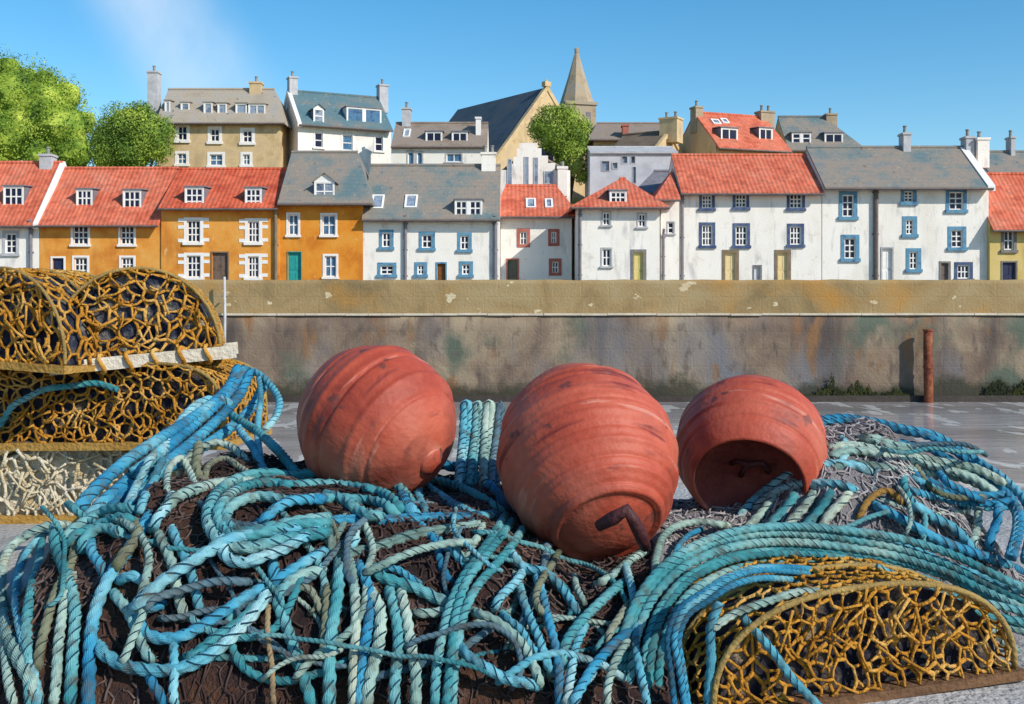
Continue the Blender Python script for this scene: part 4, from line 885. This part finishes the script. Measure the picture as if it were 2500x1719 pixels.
rope('e', [(1140,1330),(1165,1225),(1255,1180),(1345,1245),(1430,1310)], 'olive', 'olive rope humped over below the pale outer arch', 18)
rope('e', [(1110,1110),(1090,1200),(1120,1320)], 'olive', 'short olive rope dropping between the two small pale arches', 26)
rope('e', [(-60,1080),(10,990),(70,890),(150,840),(250,795),(400,785),(540,770),(660,800)], 'teal', 'teal lashing rope along the top edge of the middle creel', 17, Y=[5.17,5.15,5.13,5.10,5.12])
rope('e', [(900,1500),(990,1400),(1120,1340),(1290,1320),(1420,1320)], 'pale', 'pale rope curving over the rusty patch toward the left buoy', 30)
rope('e', [(830,1590),(900,1490),(960,1390)], 'sky', 'short light blue rope beside the rusty patch', 28)
rope('a', [(820,1015),(960,885),(1080,790),(1200,705),(1320,625),(1430,560),(1600,528),(1934,495)], 'blue', 'straight diagonal blue rope rising across the left ropes', 34)
# --- middle heap
rope('b', [(720,560),(560,570),(400,600),(240,630),(130,600),(80,520),(110,430),(200,360),(340,325),(500,340),(640,325),(830,325),(1000,345),(1100,390),(1165,470)], 'teal', 'teal rope bundle running along the crest below the left buoy', 34, 2)
rope('b', [(100,600),(95,680),(130,750),(220,770),(340,730),(470,690),(560,640),(700,560)], 'sky', 'light blue rope doubling back in a tight bend below the crest bundle', 30)
rope('b', [(300,560),(380,480),(500,420),(640,400),(740,390)], 'blue', 'blue rope inside the crest bend below the left buoy', 28)
rope('b', [(700,375),(830,420),(930,480),(1030,520)], 'teal', 'teal rope slanting down from the crest below the left buoy', 30)
rope('b', [(110,640),(220,600),(400,570),(620,545),(850,528),(1060,522),(1300,505),(1520,510),(1720,500)], 'blue', 'long level blue rope across the middle of the heap', 30)
rope('b', [(700,735),(900,705),(1040,670),(1180,625),(1320,600),(1460,575),(1620,545)], 'pale', 'pale green rope rising gently below the long level blue rope', 32)
rope('b', [(1230,520),(1160,400),(1160,300),(1220,225),(1350,200),(1500,222),(1620,290),(1710,390),(1770,500)], 'blue', 'bright blue rope loop standing beside the middle buoy', 30, lift=.05)
rope('b', [(1250,260),(1245,330),(1260,420),(1295,510)], 'sky', 'short light blue rope inside the bright blue loop', 22, lift=.03)
rope('b', [(1260,290),(1360,370),(1450,440),(1580,490),(1700,500)], 'sky', 'light blue rope slanting inside the bright blue loop', 24, lift=.03)
rope('b', [(1270,285),(1400,310),(1560,360),(1690,450),(1760,520)], 'teal', 'teal rope curving under the top of the bright blue loop', 24, lift=.03)
rope('b', [(1240,520),(1330,640),(1372,760),(1420,860),(1480,930)], 'blue', 'thin blue rope slanting steeply down from the bright blue loop', 22)
rope('b', [(1330,610),(1420,690),(1500,765),(1570,830)], 'sky', 'light blue rope in the triangle left of the thick trunk of ropes', 26)
rope('b', [(1620,545),(1570,660),(1520,740),(1440,650)], 'pale', 'pale rope making a small V in the triangle left of the trunk', 22)
rope('b', [(690,545),(725,640),(770,750)], 'pale', 'short pale rope, left side of the upside down triangle gap', 28)
rope('b', [(880,540),(870,640),(845,740)], 'sky', 'short light blue rope, right side of the upside down triangle gap', 26)
rope('b', [(950,810),(1060,860),(1200,915),(1330,970),(1465,1020)], 'teal', 'teal rope sloping right from the knot of ropes to the trunk', 32)
rope('b', [(930,770),(1020,795),(1110,815),(1200,860),(1290,910)], 'blue', 'short blue rope lying along the sloping teal rope', 20)
rope('b', [(1190,1085),(1300,1062),(1440,1062)], 'pale', 'short level pale rope butting against the trunk of ropes', 26)
rope('b', [(720,830),(600,835),(500,880),(430,950),(425,1040),(470,1130),(530,1300),(590,1480),(630,1640)], 'teal', 'teal rope arching over then falling away to the bottom edge beside the tan cord', 30)
rope('b', [(500,925),(600,925),(660,1000),(690,1110)], 'olive', 'olive rope arching over the rusty orange patch', 18)
rope('b', [(400,760),(395,900),(430,860),(560,780),(720,705)], 'blue', 'blue rope rising right from the end of the swag', 30)
rope('b', [(700,870),(715,1000),(690,1200),(700,1400)], 'olive', 'olive rope hanging left of the teal vertical below the knot', 22)
rope('b', [(790,740),(775,900),(750,1100),(732,1300),(715,1640)], 'teal', 'thick teal rope hanging straight from the knot to the bottom edge', 34)
rope('b', [(850,760),(872,1000),(885,1200),(868,1400),(855,1640)], 'pale', 'pale rope hanging from the knot, right of the thick teal one', 28)
rope('b', [(895,770),(945,900),(962,1050),(940,1250),(915,1400),(890,1640)], 'blue', 'blue rope hanging from the knot between two pale ropes', 30)
rope('b', [(960,930),(1025,1040),(1015,1200),(975,1400),(940,1640)], 'pale', 'pale rope with dark marks bowing right below the knot', 34)
rope('b', [(1070,910),(1110,1050),(1122,1200),(1115,1400),(1108,1640)], 'teal', 'teal rope hanging between the bowed pale rope and the trunk', 30)
rope('b', [(1130,930),(1180,1100),(1205,1250),(1222,1400),(1232,1640)], 'pale', 'pale green rope hanging nearest the trunk on its left', 30)
rope('b', [(1800,540),(1730,640),(1630,760),(1545,860),(1490,960),(1450,1080),(1430,1200),(1415,1380),(1405,1640)], 'teal', 'thick trunk of teal ropes bending from the middle buoy to the bottom edge', 30, 2)
# --- under the middle buoy
rope('c', [(430,440),(500,510),(580,580),(670,585),(760,650),(850,755),(940,870),(965,960)], 'sky', 'light blue rope arching over below the middle buoy', 24)
rope('c', [(560,590),(470,690),(380,800),(300,910)], 'sky', 'light blue rope slanting down left below the middle buoy', 24)
rope('c', [(520,700),(560,830),(610,1000),(680,1150),(730,1280),(780,1400)], 'sky', 'light blue rope falling right from the small arch', 24)
rope('c', [(380,900),(450,980),(540,1060),(620,1180),(690,1260)], 'sky', 'light blue rope crossing under the leaf shaped loop', 22)
rope('c', [(630,615),(690,760),(740,950),(780,1150),(810,1350),(825,1640)], 'blue', 'straight blue rope falling from the arch below the middle buoy', 24)
rope('c', [(150,890),(300,960),(430,1040),(545,1140),(610,1280),(650,1400),(662,1490)], 'pale', 'pale green rope, upper edge of the leaf shaped loop', 26)
rope('c', [(60,1140),(150,1260),(280,1330),(420,1400),(560,1440),(665,1480)], 'sky', 'light blue rope, lower edge of the leaf shaped loop', 28)
rope('c', [(920,640),(960,740),(1000,860),(1010,900)], 'pale', 'short pale rope hanging below the middle buoy', 18)
rope('c', [(1010,985),(960,1120),(930,1250),(895,1400),(860,1640)], 'sky', 'light blue rope falling left at the foot of the middle buoy', 24)
rope('c', [(1300,690),(1150,810),(1010,935),(910,1070),(855,1200),(835,1350)], 'teal', 'teal rope rising right in a long diagonal below the middle buoy', 26)
rope('c', [(1360,830),(1270,930),(1205,1060),(1165,1190)], 'olive', 'olive green rope slanting between the two diagonals', 20)
rope('c', [(1390,1015),(1260,1105),(1150,1230),(1060,1350),(960,1500),(880,1640)], 'blue', 'blue rope in a long diagonal down to the bottom edge', 26)
rope('c', [(1370,1090),(1270,1210),(1210,1330),(1170,1640)], 'pale', 'pale rope branching to the bottom edge from the blue diagonal', 22)
rope('c', [(1315,560),(1350,700),(1375,850),(1390,1000),(1402,1200),(1432,1400),(1475,1640)], 'sky', 'light blue rope hanging from the stub of the middle buoy', 22)
# --- right heap
rope('c', [(2090,250),(1900,230),(1720,260),(1600,340),(1550,450),(1530,560),(1555,670),(1600,750)], 'pale', 'pale green rope loop right of the middle buoy', 20)
rope('c', [(1890,290),(1770,345),(1695,430),(1660,560),(1640,700),(1605,830)], 'blue', 'thin blue rope inside the pale loop right of the middle buoy', 15)
rope('c', [(2040,310),(1930,400),(1820,480),(1720,580),(1670,700)], 'pale', 'pale rope closing the loop right of the middle buoy', 18)
rope('d', [(1700,1150),(1450,1030),(1250,930),(1000,850),(800,815),(600,790),(400,785),(250,800),(100,840),(-70,930),(-190,1060),(-260,1210),(-300,1400),(-320,1660)], 'teal', 'broad band of teal ropes arching over the right creel down to the bottom edge', 28, 4, Y=[3.1,3.15,3.2,3.2,3.2,3.1,2.95,2.8,2.75])
rope('d', [(60,830),(200,780),(400,725),(700,718),(900,748),(1100,810),(1300,900),(1500,970),(1720,1050)], 'sky', 'light blue rope along the upper side of the broad teal band', 26, Y=[3.3,3.3,3.3,3.25,3.2])
rope('d', [(900,930),(1100,1010),(1250,1075),(1450,1130),(1720,1190)], 'teal', 'dark teal ropes sloping to the right edge under the broad band', 26, 2, Y=[3.05,3.05,3.05])
rope('d', [(1360,1130),(1450,1180),(1560,1280),(1720,1400)], 'pale', 'pale green rope tail sloping down behind the right end of the creel', 24, Y=[3.15,3.2,3.25])
rope('d', [(620,185),(750,172),(900,190),(1050,225),(1180,250),(1300,315),(1430,405),(1550,495),(1635,600),(1648,710),(1615,860)], 'blue', 'blue ropes tracing the outer crest of the right heap', 26, 2, Y=[4.0,4.0,3.95,3.9,3.7,3.4])
rope('d', [(720,230),(760,300),(740,370),(690,410)], 'sky', 'short light blue rope curling beside the right buoy', 22)
rope('d', [(640,350),(800,325),(1000,355),(1200,390),(1400,440),(1560,540)], 'pale', 'pale ropes lying across the top of the right heap', 28, 2)
rope('d', [(800,260),(900,255),(1010,290),(1110,320)], 'pale', 'short pale rope just under the blue crest of the right heap', 28)
rope('d', [(200,690),(260,600),(350,510),(450,440),(570,395),(720,385),(850,400),(900,450)], 'sky', 'light blue rope arching close under the right buoy', 26)
rope('d', [(270,620),(360,550),(480,490),(620,470),(750,490),(830,540)], 'sky', 'light blue rope below the arch under the right buoy', 22)
for i, (x, kd, lb) in enumerate(((420,'pale','first'),(520,'teal','second'),(610,'pale','third'),(700,'teal','fourth'),(780,'pale','last'))):
    rope('d', [(x,510),(x-70,600),(x-140,690),(x-200,780)], kd, f'short {"pale" if kd=="pale" else "teal"} slanting rope, {lb} from the left of five under the right buoy', 26)
rope('d', [(790,700),(870,575),(955,512),(1020,540),(1055,615)], 'ochre', 'ochre rope bent in a hook on the right heap', 18)
rope('d', [(1050,450),(1180,495),(1340,550),(1490,575),(1610,570)], 'blue', 'thick bright blue ropes lying level near the right end of the heap', 24, 2)
rope('d', [(1230,430),(1330,510),(1450,560)], 'blue', 'short blue rope above the thick bright blue ones', 20)
rope('d', [(1060,560),(1200,645),(1330,735),(1420,830)], 'sky', 'light blue rope slanting under the thick bright blue ones', 28)
rope('d', [(880,585),(1050,665),(1200,745),(1400,830),(1560,890),(1720,960)], 'blue', 'blue rope sloping from the ochre hook to the right edge', 26)
rope('d', [(1540,585),(1510,700),(1475,840)], 'blue', 'short upright bright blue rope at the right end of the heap', 24)
rope('d', [(1440,590),(1420,700),(1400,830)], 'pale', 'short upright pale rope left of the upright bright blue one', 22)
rope('d', [(1150,590),(1155,700),(1150,830)], 'teal', 'short upright teal rope right of the ochre hook', 16)
rope('d', [(1050,440),(1070,540),(1100,620)], 'teal', 'short teal rope right above the ochre hook', 20)
# over the right creel
rope('d', [(860,1010),(740,985),(640,960),(560,940),(440,928),(300,930),(160,975),(50,1050),(-60,1130),(-110,1260),(-90,1420),(-60,1660)], 'blue', 'blue ropes bowed over the left end of the right creel', 22, 2, Y=[3.32,3.0,2.82,2.74,2.70,2.68])
rope('d', [(80,1215),(200,1140),(350,1075),(500,1035),(620,1030)], 'pale', 'pale rope lying aslant across the top of the right creel', 22, Y=[2.72,2.78,2.84])
rope('d', [(120,1080),(75,1220),(70,1400),(62,1660)], 'sky', 'light blue rope hanging straight before the left end of the right creel', 26, Y=[2.74,2.72,2.72])
rope('d', [(240,1150),(350,1290),(450,1420),(560,1540),(660,1660)], 'sky', 'light blue rope slanting down right across the front of the creel', 24, Y=[2.76,2.72,2.72])
# between the left and middle buoys: ropes looped up over the heap behind
for i, (x, kd, lb, wv) in enumerate(((744,'sky','light blue rope loop, first right of the left buoy',24),(790,'teal','teal rope loop standing between the left and middle buoys',22),(838,'pale','pale rope loop standing between the left and middle buoys',24),(880,'slate','slate blue rope loop, nearest the middle buoy',20))):
    rope('f', [(x-14,640),(x-8,540),(x,430),(x+8,320),(x+16,305),(x+24,330),(x+18,440),(x+6,560),(x+4,650)], kd, lb, wv, Y=[3.75,3.95,4.15,4.2,4.2,4.15,3.95,3.8])
# ------------------------------------------------------------------ buoys
def buoy_mat():
    m = mat('weathered_red_buoy_rubber', [(.23,.030,.015),(.39,.062,.031),(.49,.11,.062)], 2.6, .58, .12, 50, dist=.5, spec=.35)
    t = m.node_tree; N = t.nodes; L = t.links; b = N['Principled BSDF']; src = b.inputs['Base Color'].links[0].from_socket
    tc = next(n for n in N if n.type == 'TEX_COORD')
    for (sc, s, lo, hi, col) in (((1,1,9),2.6,.62,.68,(.54,.20,.14)),((1,1,6),3.2,.60,.68,(.17,.022,.016)),((1,1,2.5),9,.78,.80,(.70,.55,.47)),((1,1,1),14,.66,.70,(.16,.04,.03)),((1,1,1.6),1.3,.52,.68,(.50,.17,.11)),((1,1,1),4.3,.57,.70,(.24,.05,.03))):
        mp = N.new('ShaderNodeMapping'); mp.inputs['Scale'].default_value = sc; L.new(tc.outputs['Object'], mp.inputs[0]); mp.inputs['Location'].default_value = (s, s*2, s)
        n = N.new('ShaderNodeTexNoise'); n.inputs['Scale'].default_value = s; n.inputs['Detail'].default_value = 5; L.new(mp.outputs[0], n.inputs['Vector'])
        r = N.new('ShaderNodeMapRange'); r.inputs[1].default_value = lo; r.inputs[2].default_value = hi; L.new(n.outputs['Fac'], r.inputs[0])
        mx = N.new('ShaderNodeMix'); mx.data_type = 'RGBA'; L.new(r.outputs[0], mx.inputs[0]); L.new(src, mx.inputs[6]); mx.inputs[7].default_value = (*col,1); src = mx.outputs[2]
    L.new(src, b.inputs['Base Color']); return m
M['buoy'] = buoy_mat()
M['buoyhollow_shade'] = mat('shade_darkened_buoy_rubber', [(.13,.024,.020),(.22,.045,.034),(.28,.08,.055)], 5, .7, .3, 40)  # buoy red with the cavity's shade painted into the colour
M['buoydark'] = mat('dark_maroon_rubber', [(.035,.008,.010),(.075,.018,.018)], 5, .6, .3, 40)
def lathe(prof, n=72, wob=0.0, seed=0):
    mb = MB(); k = len(prof)
    for r, z in prof:
        for j in range(n):
            a = 2*math.pi*j/n; x, y = math.cos(a), math.sin(a)
            q = 1 + wob*noise.noise((x*1.2+seed, y*1.2, z*3)); mb.v.append((r*x*q, r*y*q, z))
    for i in range(k-1):
        for j in range(n): mb.f.append((i*n+j, i*n+(j+1)%n, (i+1)*n+(j+1)%n, (i+1)*n+j)); mb.m.append(0)
    return mb
def orient(o, c, axis, roll=0.0):
    o.location = c; o.rotation_mode = 'QUATERNION'; o.rotation_quaternion = Vector(axis).normalized().to_track_quat('Z', 'Y')
def ridged(R0, a, t0, t1, n=150, ridges=(), amp=.018, egg=0.0):
    out = []
    for i in range(n+1):
        t = t0+(t1-t0)*i/n; r = R0*math.sin(t); z = -R0*a*math.cos(t); r *= (1 - egg*max(0, z/(R0*a)))
        g = sum(h*math.exp(-((t-c)/w_)**2) for c, w_, h in ridges); out.append((max(1e-4, r+R0*g*1.25), z))
    return out
GB = 'red buoys on the heap'
# left buoy
rr_ = 192/FPX*3.72; c = at(921, 1034, 3.72)
root = empty('buoy', c, 0, 'leftmost red buoy, round with a pale plug on its right side', 'buoy', GB); orient(root, c, (.72,-.52,-.42))
lathe(ridged(rr_, 1.0, 0, math.pi, ridges=((.75,.05,.02),(1.05,.03,-.022),(1.35,.06,.022),(1.60,.03,-.025),(2.0,.05,.02),(2.25,.03,-.018))), wob=.02, seed=1).build('body', M['buoy'], root, True)
lathe([(1e-4,rr_*1.06),(rr_*.10,rr_*1.06),(rr_*.13,rr_*1.03),(rr_*.16,rr_*1.02),(rr_*.19,rr_*.97),(rr_*.20,rr_*.9)][::-1], 32).build('plug', M['buoy'], root, True)
# middle buoy
R2 = 224/FPX*3.42; c = at(1436, 1126, 3.42)
root = empty('buoy', c, 0, 'largest red buoy in the middle, its ringed end with a dark bent stub facing down', 'buoy', GB); orient(root, c, (.17,-.70,-.60))
lathe(ridged(R2*.97, 1.22, 0, math.pi*.78, ridges=((.55,.05,.02),(.85,.03,-.02),(1.0,.05,.024),(1.15,.025,-.026),(1.40,.04,.016),(1.55,.02,-.014),(1.70,.03,.014),(1.84,.02,-.016),(1.98,.03,.018),(2.12,.02,-.02),(2.24,.03,.02),(2.36,.02,-.022)), egg=.10)
      + [(R2*.545,R2*.92),(R2*.505,R2*.895),(R2*.45,R2*.93),(R2*.36,R2*.97),(R2*.22,R2*1.0),(R2*.10,R2*1.01),(1e-4,R2*1.015)], wob=.018, seed=5).build('body', M['buoy'], root, True)
inv = (Matrix.Translation(c) @ root.rotation_quaternion.to_matrix().to_4x4()).inverted()
pts = [inv @ at(x, y, yy) for x, y, yy in ((1462,1284,3.00),(1498,1265,2.965),(1530,1246,2.955),(1549,1275,2.965),(1566,1310,2.985),(1576,1336,3.02))]
mb = MB(); mb.tube(pts, [.016,.020,.019,.018,.019,.016], 10); mb.build('stub', M['buoydark'], root, True)
# right buoy
R3 = 182/FPX*3.78; c = at(1832, 1098, 3.78)
root = empty('buoy', c, 0, 'smallest red buoy at the right with a dark hollow end', 'buoy', GB); orient(root, c, (-.22,-.82,-.50))
pr = ridged(R3, 1.04, 0, math.pi*.735, ridges=((.7,.04,.02),(1.0,.03,-.02),(1.3,.05,.018),(1.55,.03,-.02),(1.8,.04,.02),(2.02,.02,-.018)))
re, zre = pr[-1]
lathe(pr + [(re*.965,zre+.010),(re*.93,zre-.004)], wob=.018, seed=9).build('body', M['buoy'], root, True)
lathe([(re*.94,zre+.002),(re*.90,zre-.03),(re*.80,zre-.075),(re*.55,zre-.11),(re*.25,zre-.12),(1e-4,zre-.12)], 48).build('hollow', M['buoyhollow_shade'], root, True)
mb = MB()
mb.tube([(-.03,-.05,zre-.10),(-.02,.0,zre-.07),(.0,.03,zre-.06),(.045,.035,zre-.065),(.065,.0,zre-.075),(.06,-.03,zre-.10)], .010, 8); mb.tube([(0,.03,zre-.06),(-.04,.03,zre-.075),(-.06,.0,zre-.10)], .009, 8)
mb.build('lashing', M['buoydark'], root, True)

# ------------------------------------------------------------------ creels
M['twine'] = mat('ochre_twine', [(.30,.125,.014),(.53,.245,.03),(.63,.39,.12)], 9, .85, .5, 120, spec=.2)
M['twinepale'] = mat('cream_twine', [(.50,.38,.20),(.62,.54,.38),(.66,.60,.48)], 9, .9, .5, 120, spec=.2)
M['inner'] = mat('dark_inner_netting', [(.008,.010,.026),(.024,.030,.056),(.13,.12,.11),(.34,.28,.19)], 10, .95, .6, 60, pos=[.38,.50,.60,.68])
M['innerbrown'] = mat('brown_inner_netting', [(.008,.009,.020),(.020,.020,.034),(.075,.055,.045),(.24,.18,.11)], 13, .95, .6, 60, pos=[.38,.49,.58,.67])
M['innercream'] = mat('cream_inner_netting', [(.50,.42,.29),(.64,.57,.44),(.50,.34,.14)], 8, .95, .6, 60)
M['slat'] = mat('pale_wood_slat', [(.50,.42,.31),(.66,.60,.50)], 4, .85, .4, 50, streak=(1,6,6))
M['slatdark'] = mat('brown_wood_slat', [(.10,.05,.025),(.18,.09,.04)], 4, .85, .4, 50, streak=(1,6,6))
M['slatochre'] = mat('ochre_wood_slat', [(.33,.17,.03),(.46,.27,.07)], 4, .85, .4, 50, streak=(1,6,6))
M['hoop'] = mat('worn_hoop_hose', [(.22,.14,.04),(.38,.25,.08)], 8, .8, .4, 80)
def creel(label, loc, rz, w_, d_, h_, ex, twine, inner, slat, spacing=.075, tw=.0075, roll=0.0, seed=1, lash=True, slat_h=.035, ext=.02):
    root = empty('lobster_creel', loc, rz, label, 'lobster creel', 'lobster creels'); root.rotation_euler = (0, roll, rz)
    a = w_/2; b0 = slat_h
    # arch outline x(t), z(t)
    def arch(t, s=1.0):
        c_, s_ = math.cos(t), math.sin(t); return (math.copysign(abs(c_)**(2/ex), c_)*a*s, b0 + abs(s_)**(2/ex)*h_*s)
    A = [arch(math.pi*i/80) for i in range(81)]; L_ = [0.0]
    for p, q in zip(A, A[1:]): L_.append(L_[-1]+math.hypot(q[0]-p[0], q[1]-p[1]))
    def onarch(u): 
        u = min(max(u, 0), L_[-1]); i = max(0, min(79, int(np.searchsorted(L_, u))-1)); t = (u-L_[i])/(L_[i+1]-L_[i]+1e-9)
        return A[i][0]+(A[i+1][0]-A[i][0])*t, A[i][1]+(A[i+1][1]-A[i][1])*t
    # hoops
    for y in (-d_/2, 0.0, d_/2):
        mb = MB(); mb.tube([(x, y, z) for x, z in A[::2]], .0085, 8); mb.build('hoop', M['hoop'], root, True)
    # base
    mb = MB()
    for y in (-d_/2, d_/2): mb.box(-a-.02, a+ext, y-.028, y+.028, 0, b0)
    for i in range(5):
        x = -a + w_*i/4; mb.box(x-.02, x+.02, -d_/2+.03, d_/2-.03, .003, b0-.004)
    mb.build('base', slat, root)
    # netting: ends and over the hoops
    mb = MB(); rr = random.Random(seed)
    def twn(p, q, s=1.0):
        p, q = Vector(p), Vector(q); m_ = (p+q)/2 + Vector((rr.uniform(-1,1), rr.uniform(-1,1), rr.uniform(-1,.2)))*.10*(q-p).length
        r_ = tw*s*rr.uniform(.75,1.25); mb.tube([p, m_, q], [r_*1.18, r_*.85, r_*1.18], 6)
    def ins(p): x, z = p; return z > b0 and (abs(x)/a)**ex + ((z-b0)/h_)**ex < .985
    for k, y in enumerate((-d_/2-.004, d_/2+.004)):
        for p, q in web((-a, a, b0, b0+h_), spacing, seed+k, ins):
            f = lambda v: (v.x, y + (1 if k == 0 else -1)*.03*math.sin(math.pi*min(1, max(0, (v.y-b0)/h_))), v.y)
            twn(f(p), f(q))
        for p, q in web((-a, a, b0, b0+h_), spacing*1.55, seed+20+k, ins):      # a second, slacker skin of mesh
            g = lambda v: (v.x, y + (-.012 if k == 0 else .012) + (1 if k == 0 else -1)*.03*math.sin(math.pi*min(1, max(0, (v.y-b0)/h_))), v.y)
            twn(g(p), g(q), .85)
    for p, q in web((0, L_[-1], -d_/2, d_/2), spacing, seed+7, lambda v: 0 < v.x < L_[-1] and -d_/2 < v.y < d_/2):
        f = lambda v: (lambda e: (e[0], v.y, e[1]))(onarch(v.x)); twn(f(p), f(q))
    for q in range(int(26*w_*h_/.2)):                      # loose twists of twine hanging in the mesh
        x = rr.uniform(-a, a); z = b0 + rr.random()*h_; t = rr.uniform(-1.3, 1.3); l = rr.uniform(.04, .12); x2, z2 = x+l*math.sin(t), z+l*math.cos(t)
        if ins((x, z)) and ins((x2, z2)): twn((x, -d_/2-.012, z), (x2, -d_/2-rr.uniform(.005,.02), z2), .8)
    mb.build('netting', twine, root, True)
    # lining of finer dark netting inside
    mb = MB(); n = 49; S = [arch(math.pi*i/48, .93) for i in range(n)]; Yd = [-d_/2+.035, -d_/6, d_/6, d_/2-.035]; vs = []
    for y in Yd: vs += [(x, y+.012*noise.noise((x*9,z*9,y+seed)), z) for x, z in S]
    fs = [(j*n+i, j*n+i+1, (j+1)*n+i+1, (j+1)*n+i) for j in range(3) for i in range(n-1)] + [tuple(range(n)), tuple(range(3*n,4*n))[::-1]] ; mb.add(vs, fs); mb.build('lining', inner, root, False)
    if lash:
        for i in range(6):
            mb = MB(); x = -a+w_*(.12+.16*i); ring = [(x+.012*math.sin(t*2), -d_/2+math.cos(t)*.042, b0/2+math.sin(t)*(b0*.72)) for t in np.linspace(0, 6.6, 14)]; mb.tube(ring, .010, 7); mb.build('lashing', M['twine'], root, True)
    return root
Yc = 5.2
zb1 = at(0, 1272, Yc).z
creel('cream netted lobster creel at the bottom of the left stack', (at(175, 1200, Yc).x, Yc+.25, 0.0), R(4), .98, .55, .33, 3.0, M['twinepale'], M['innercream'], M['slatochre'], .06, .008, seed=3, lash=False)
creel('long ochre lobster creel in the middle of the left stack with a teal lashing', (at(255, 1100, Yc).x, Yc+.25, .345), R(-6), 1.26, .62, .37, 4.5, M['twine'], M['innerbrown'], M['slatochre'], .052, .0062, roll=R(-1), seed=11, lash=False)
creel('ochre lobster creel on a pale lashed base slat, top right of the left stack', (at(315, 920, 5.15).x, 5.38, .735), R(13), .74, .52, .40, 2.1, M['twine'], M['inner'], M['slat'], .062, .0072, roll=R(-5), seed=21, slat_h=.06, ext=.07)
creel('ochre lobster creel at the top left of the stack, cut by the picture edge', (at(40, 930, 5.0).x, 5.22, .735), R(-16), .70, .5, .42, 2.0, M['twine'], M['inner'], M['slatochre'], .062, .0072, roll=R(3), seed=33, lash=False)
creel('ochre lobster creel on the quay at the bottom right under the blue ropes', (.865, 3.03, 0.0), R(17), .90, .42, .265, 2.4, M['twine'], M['innerbrown'], M['slatdark'], .046, .0050, roll=R(-1.2), seed=41, lash=False, slat_h=.024)
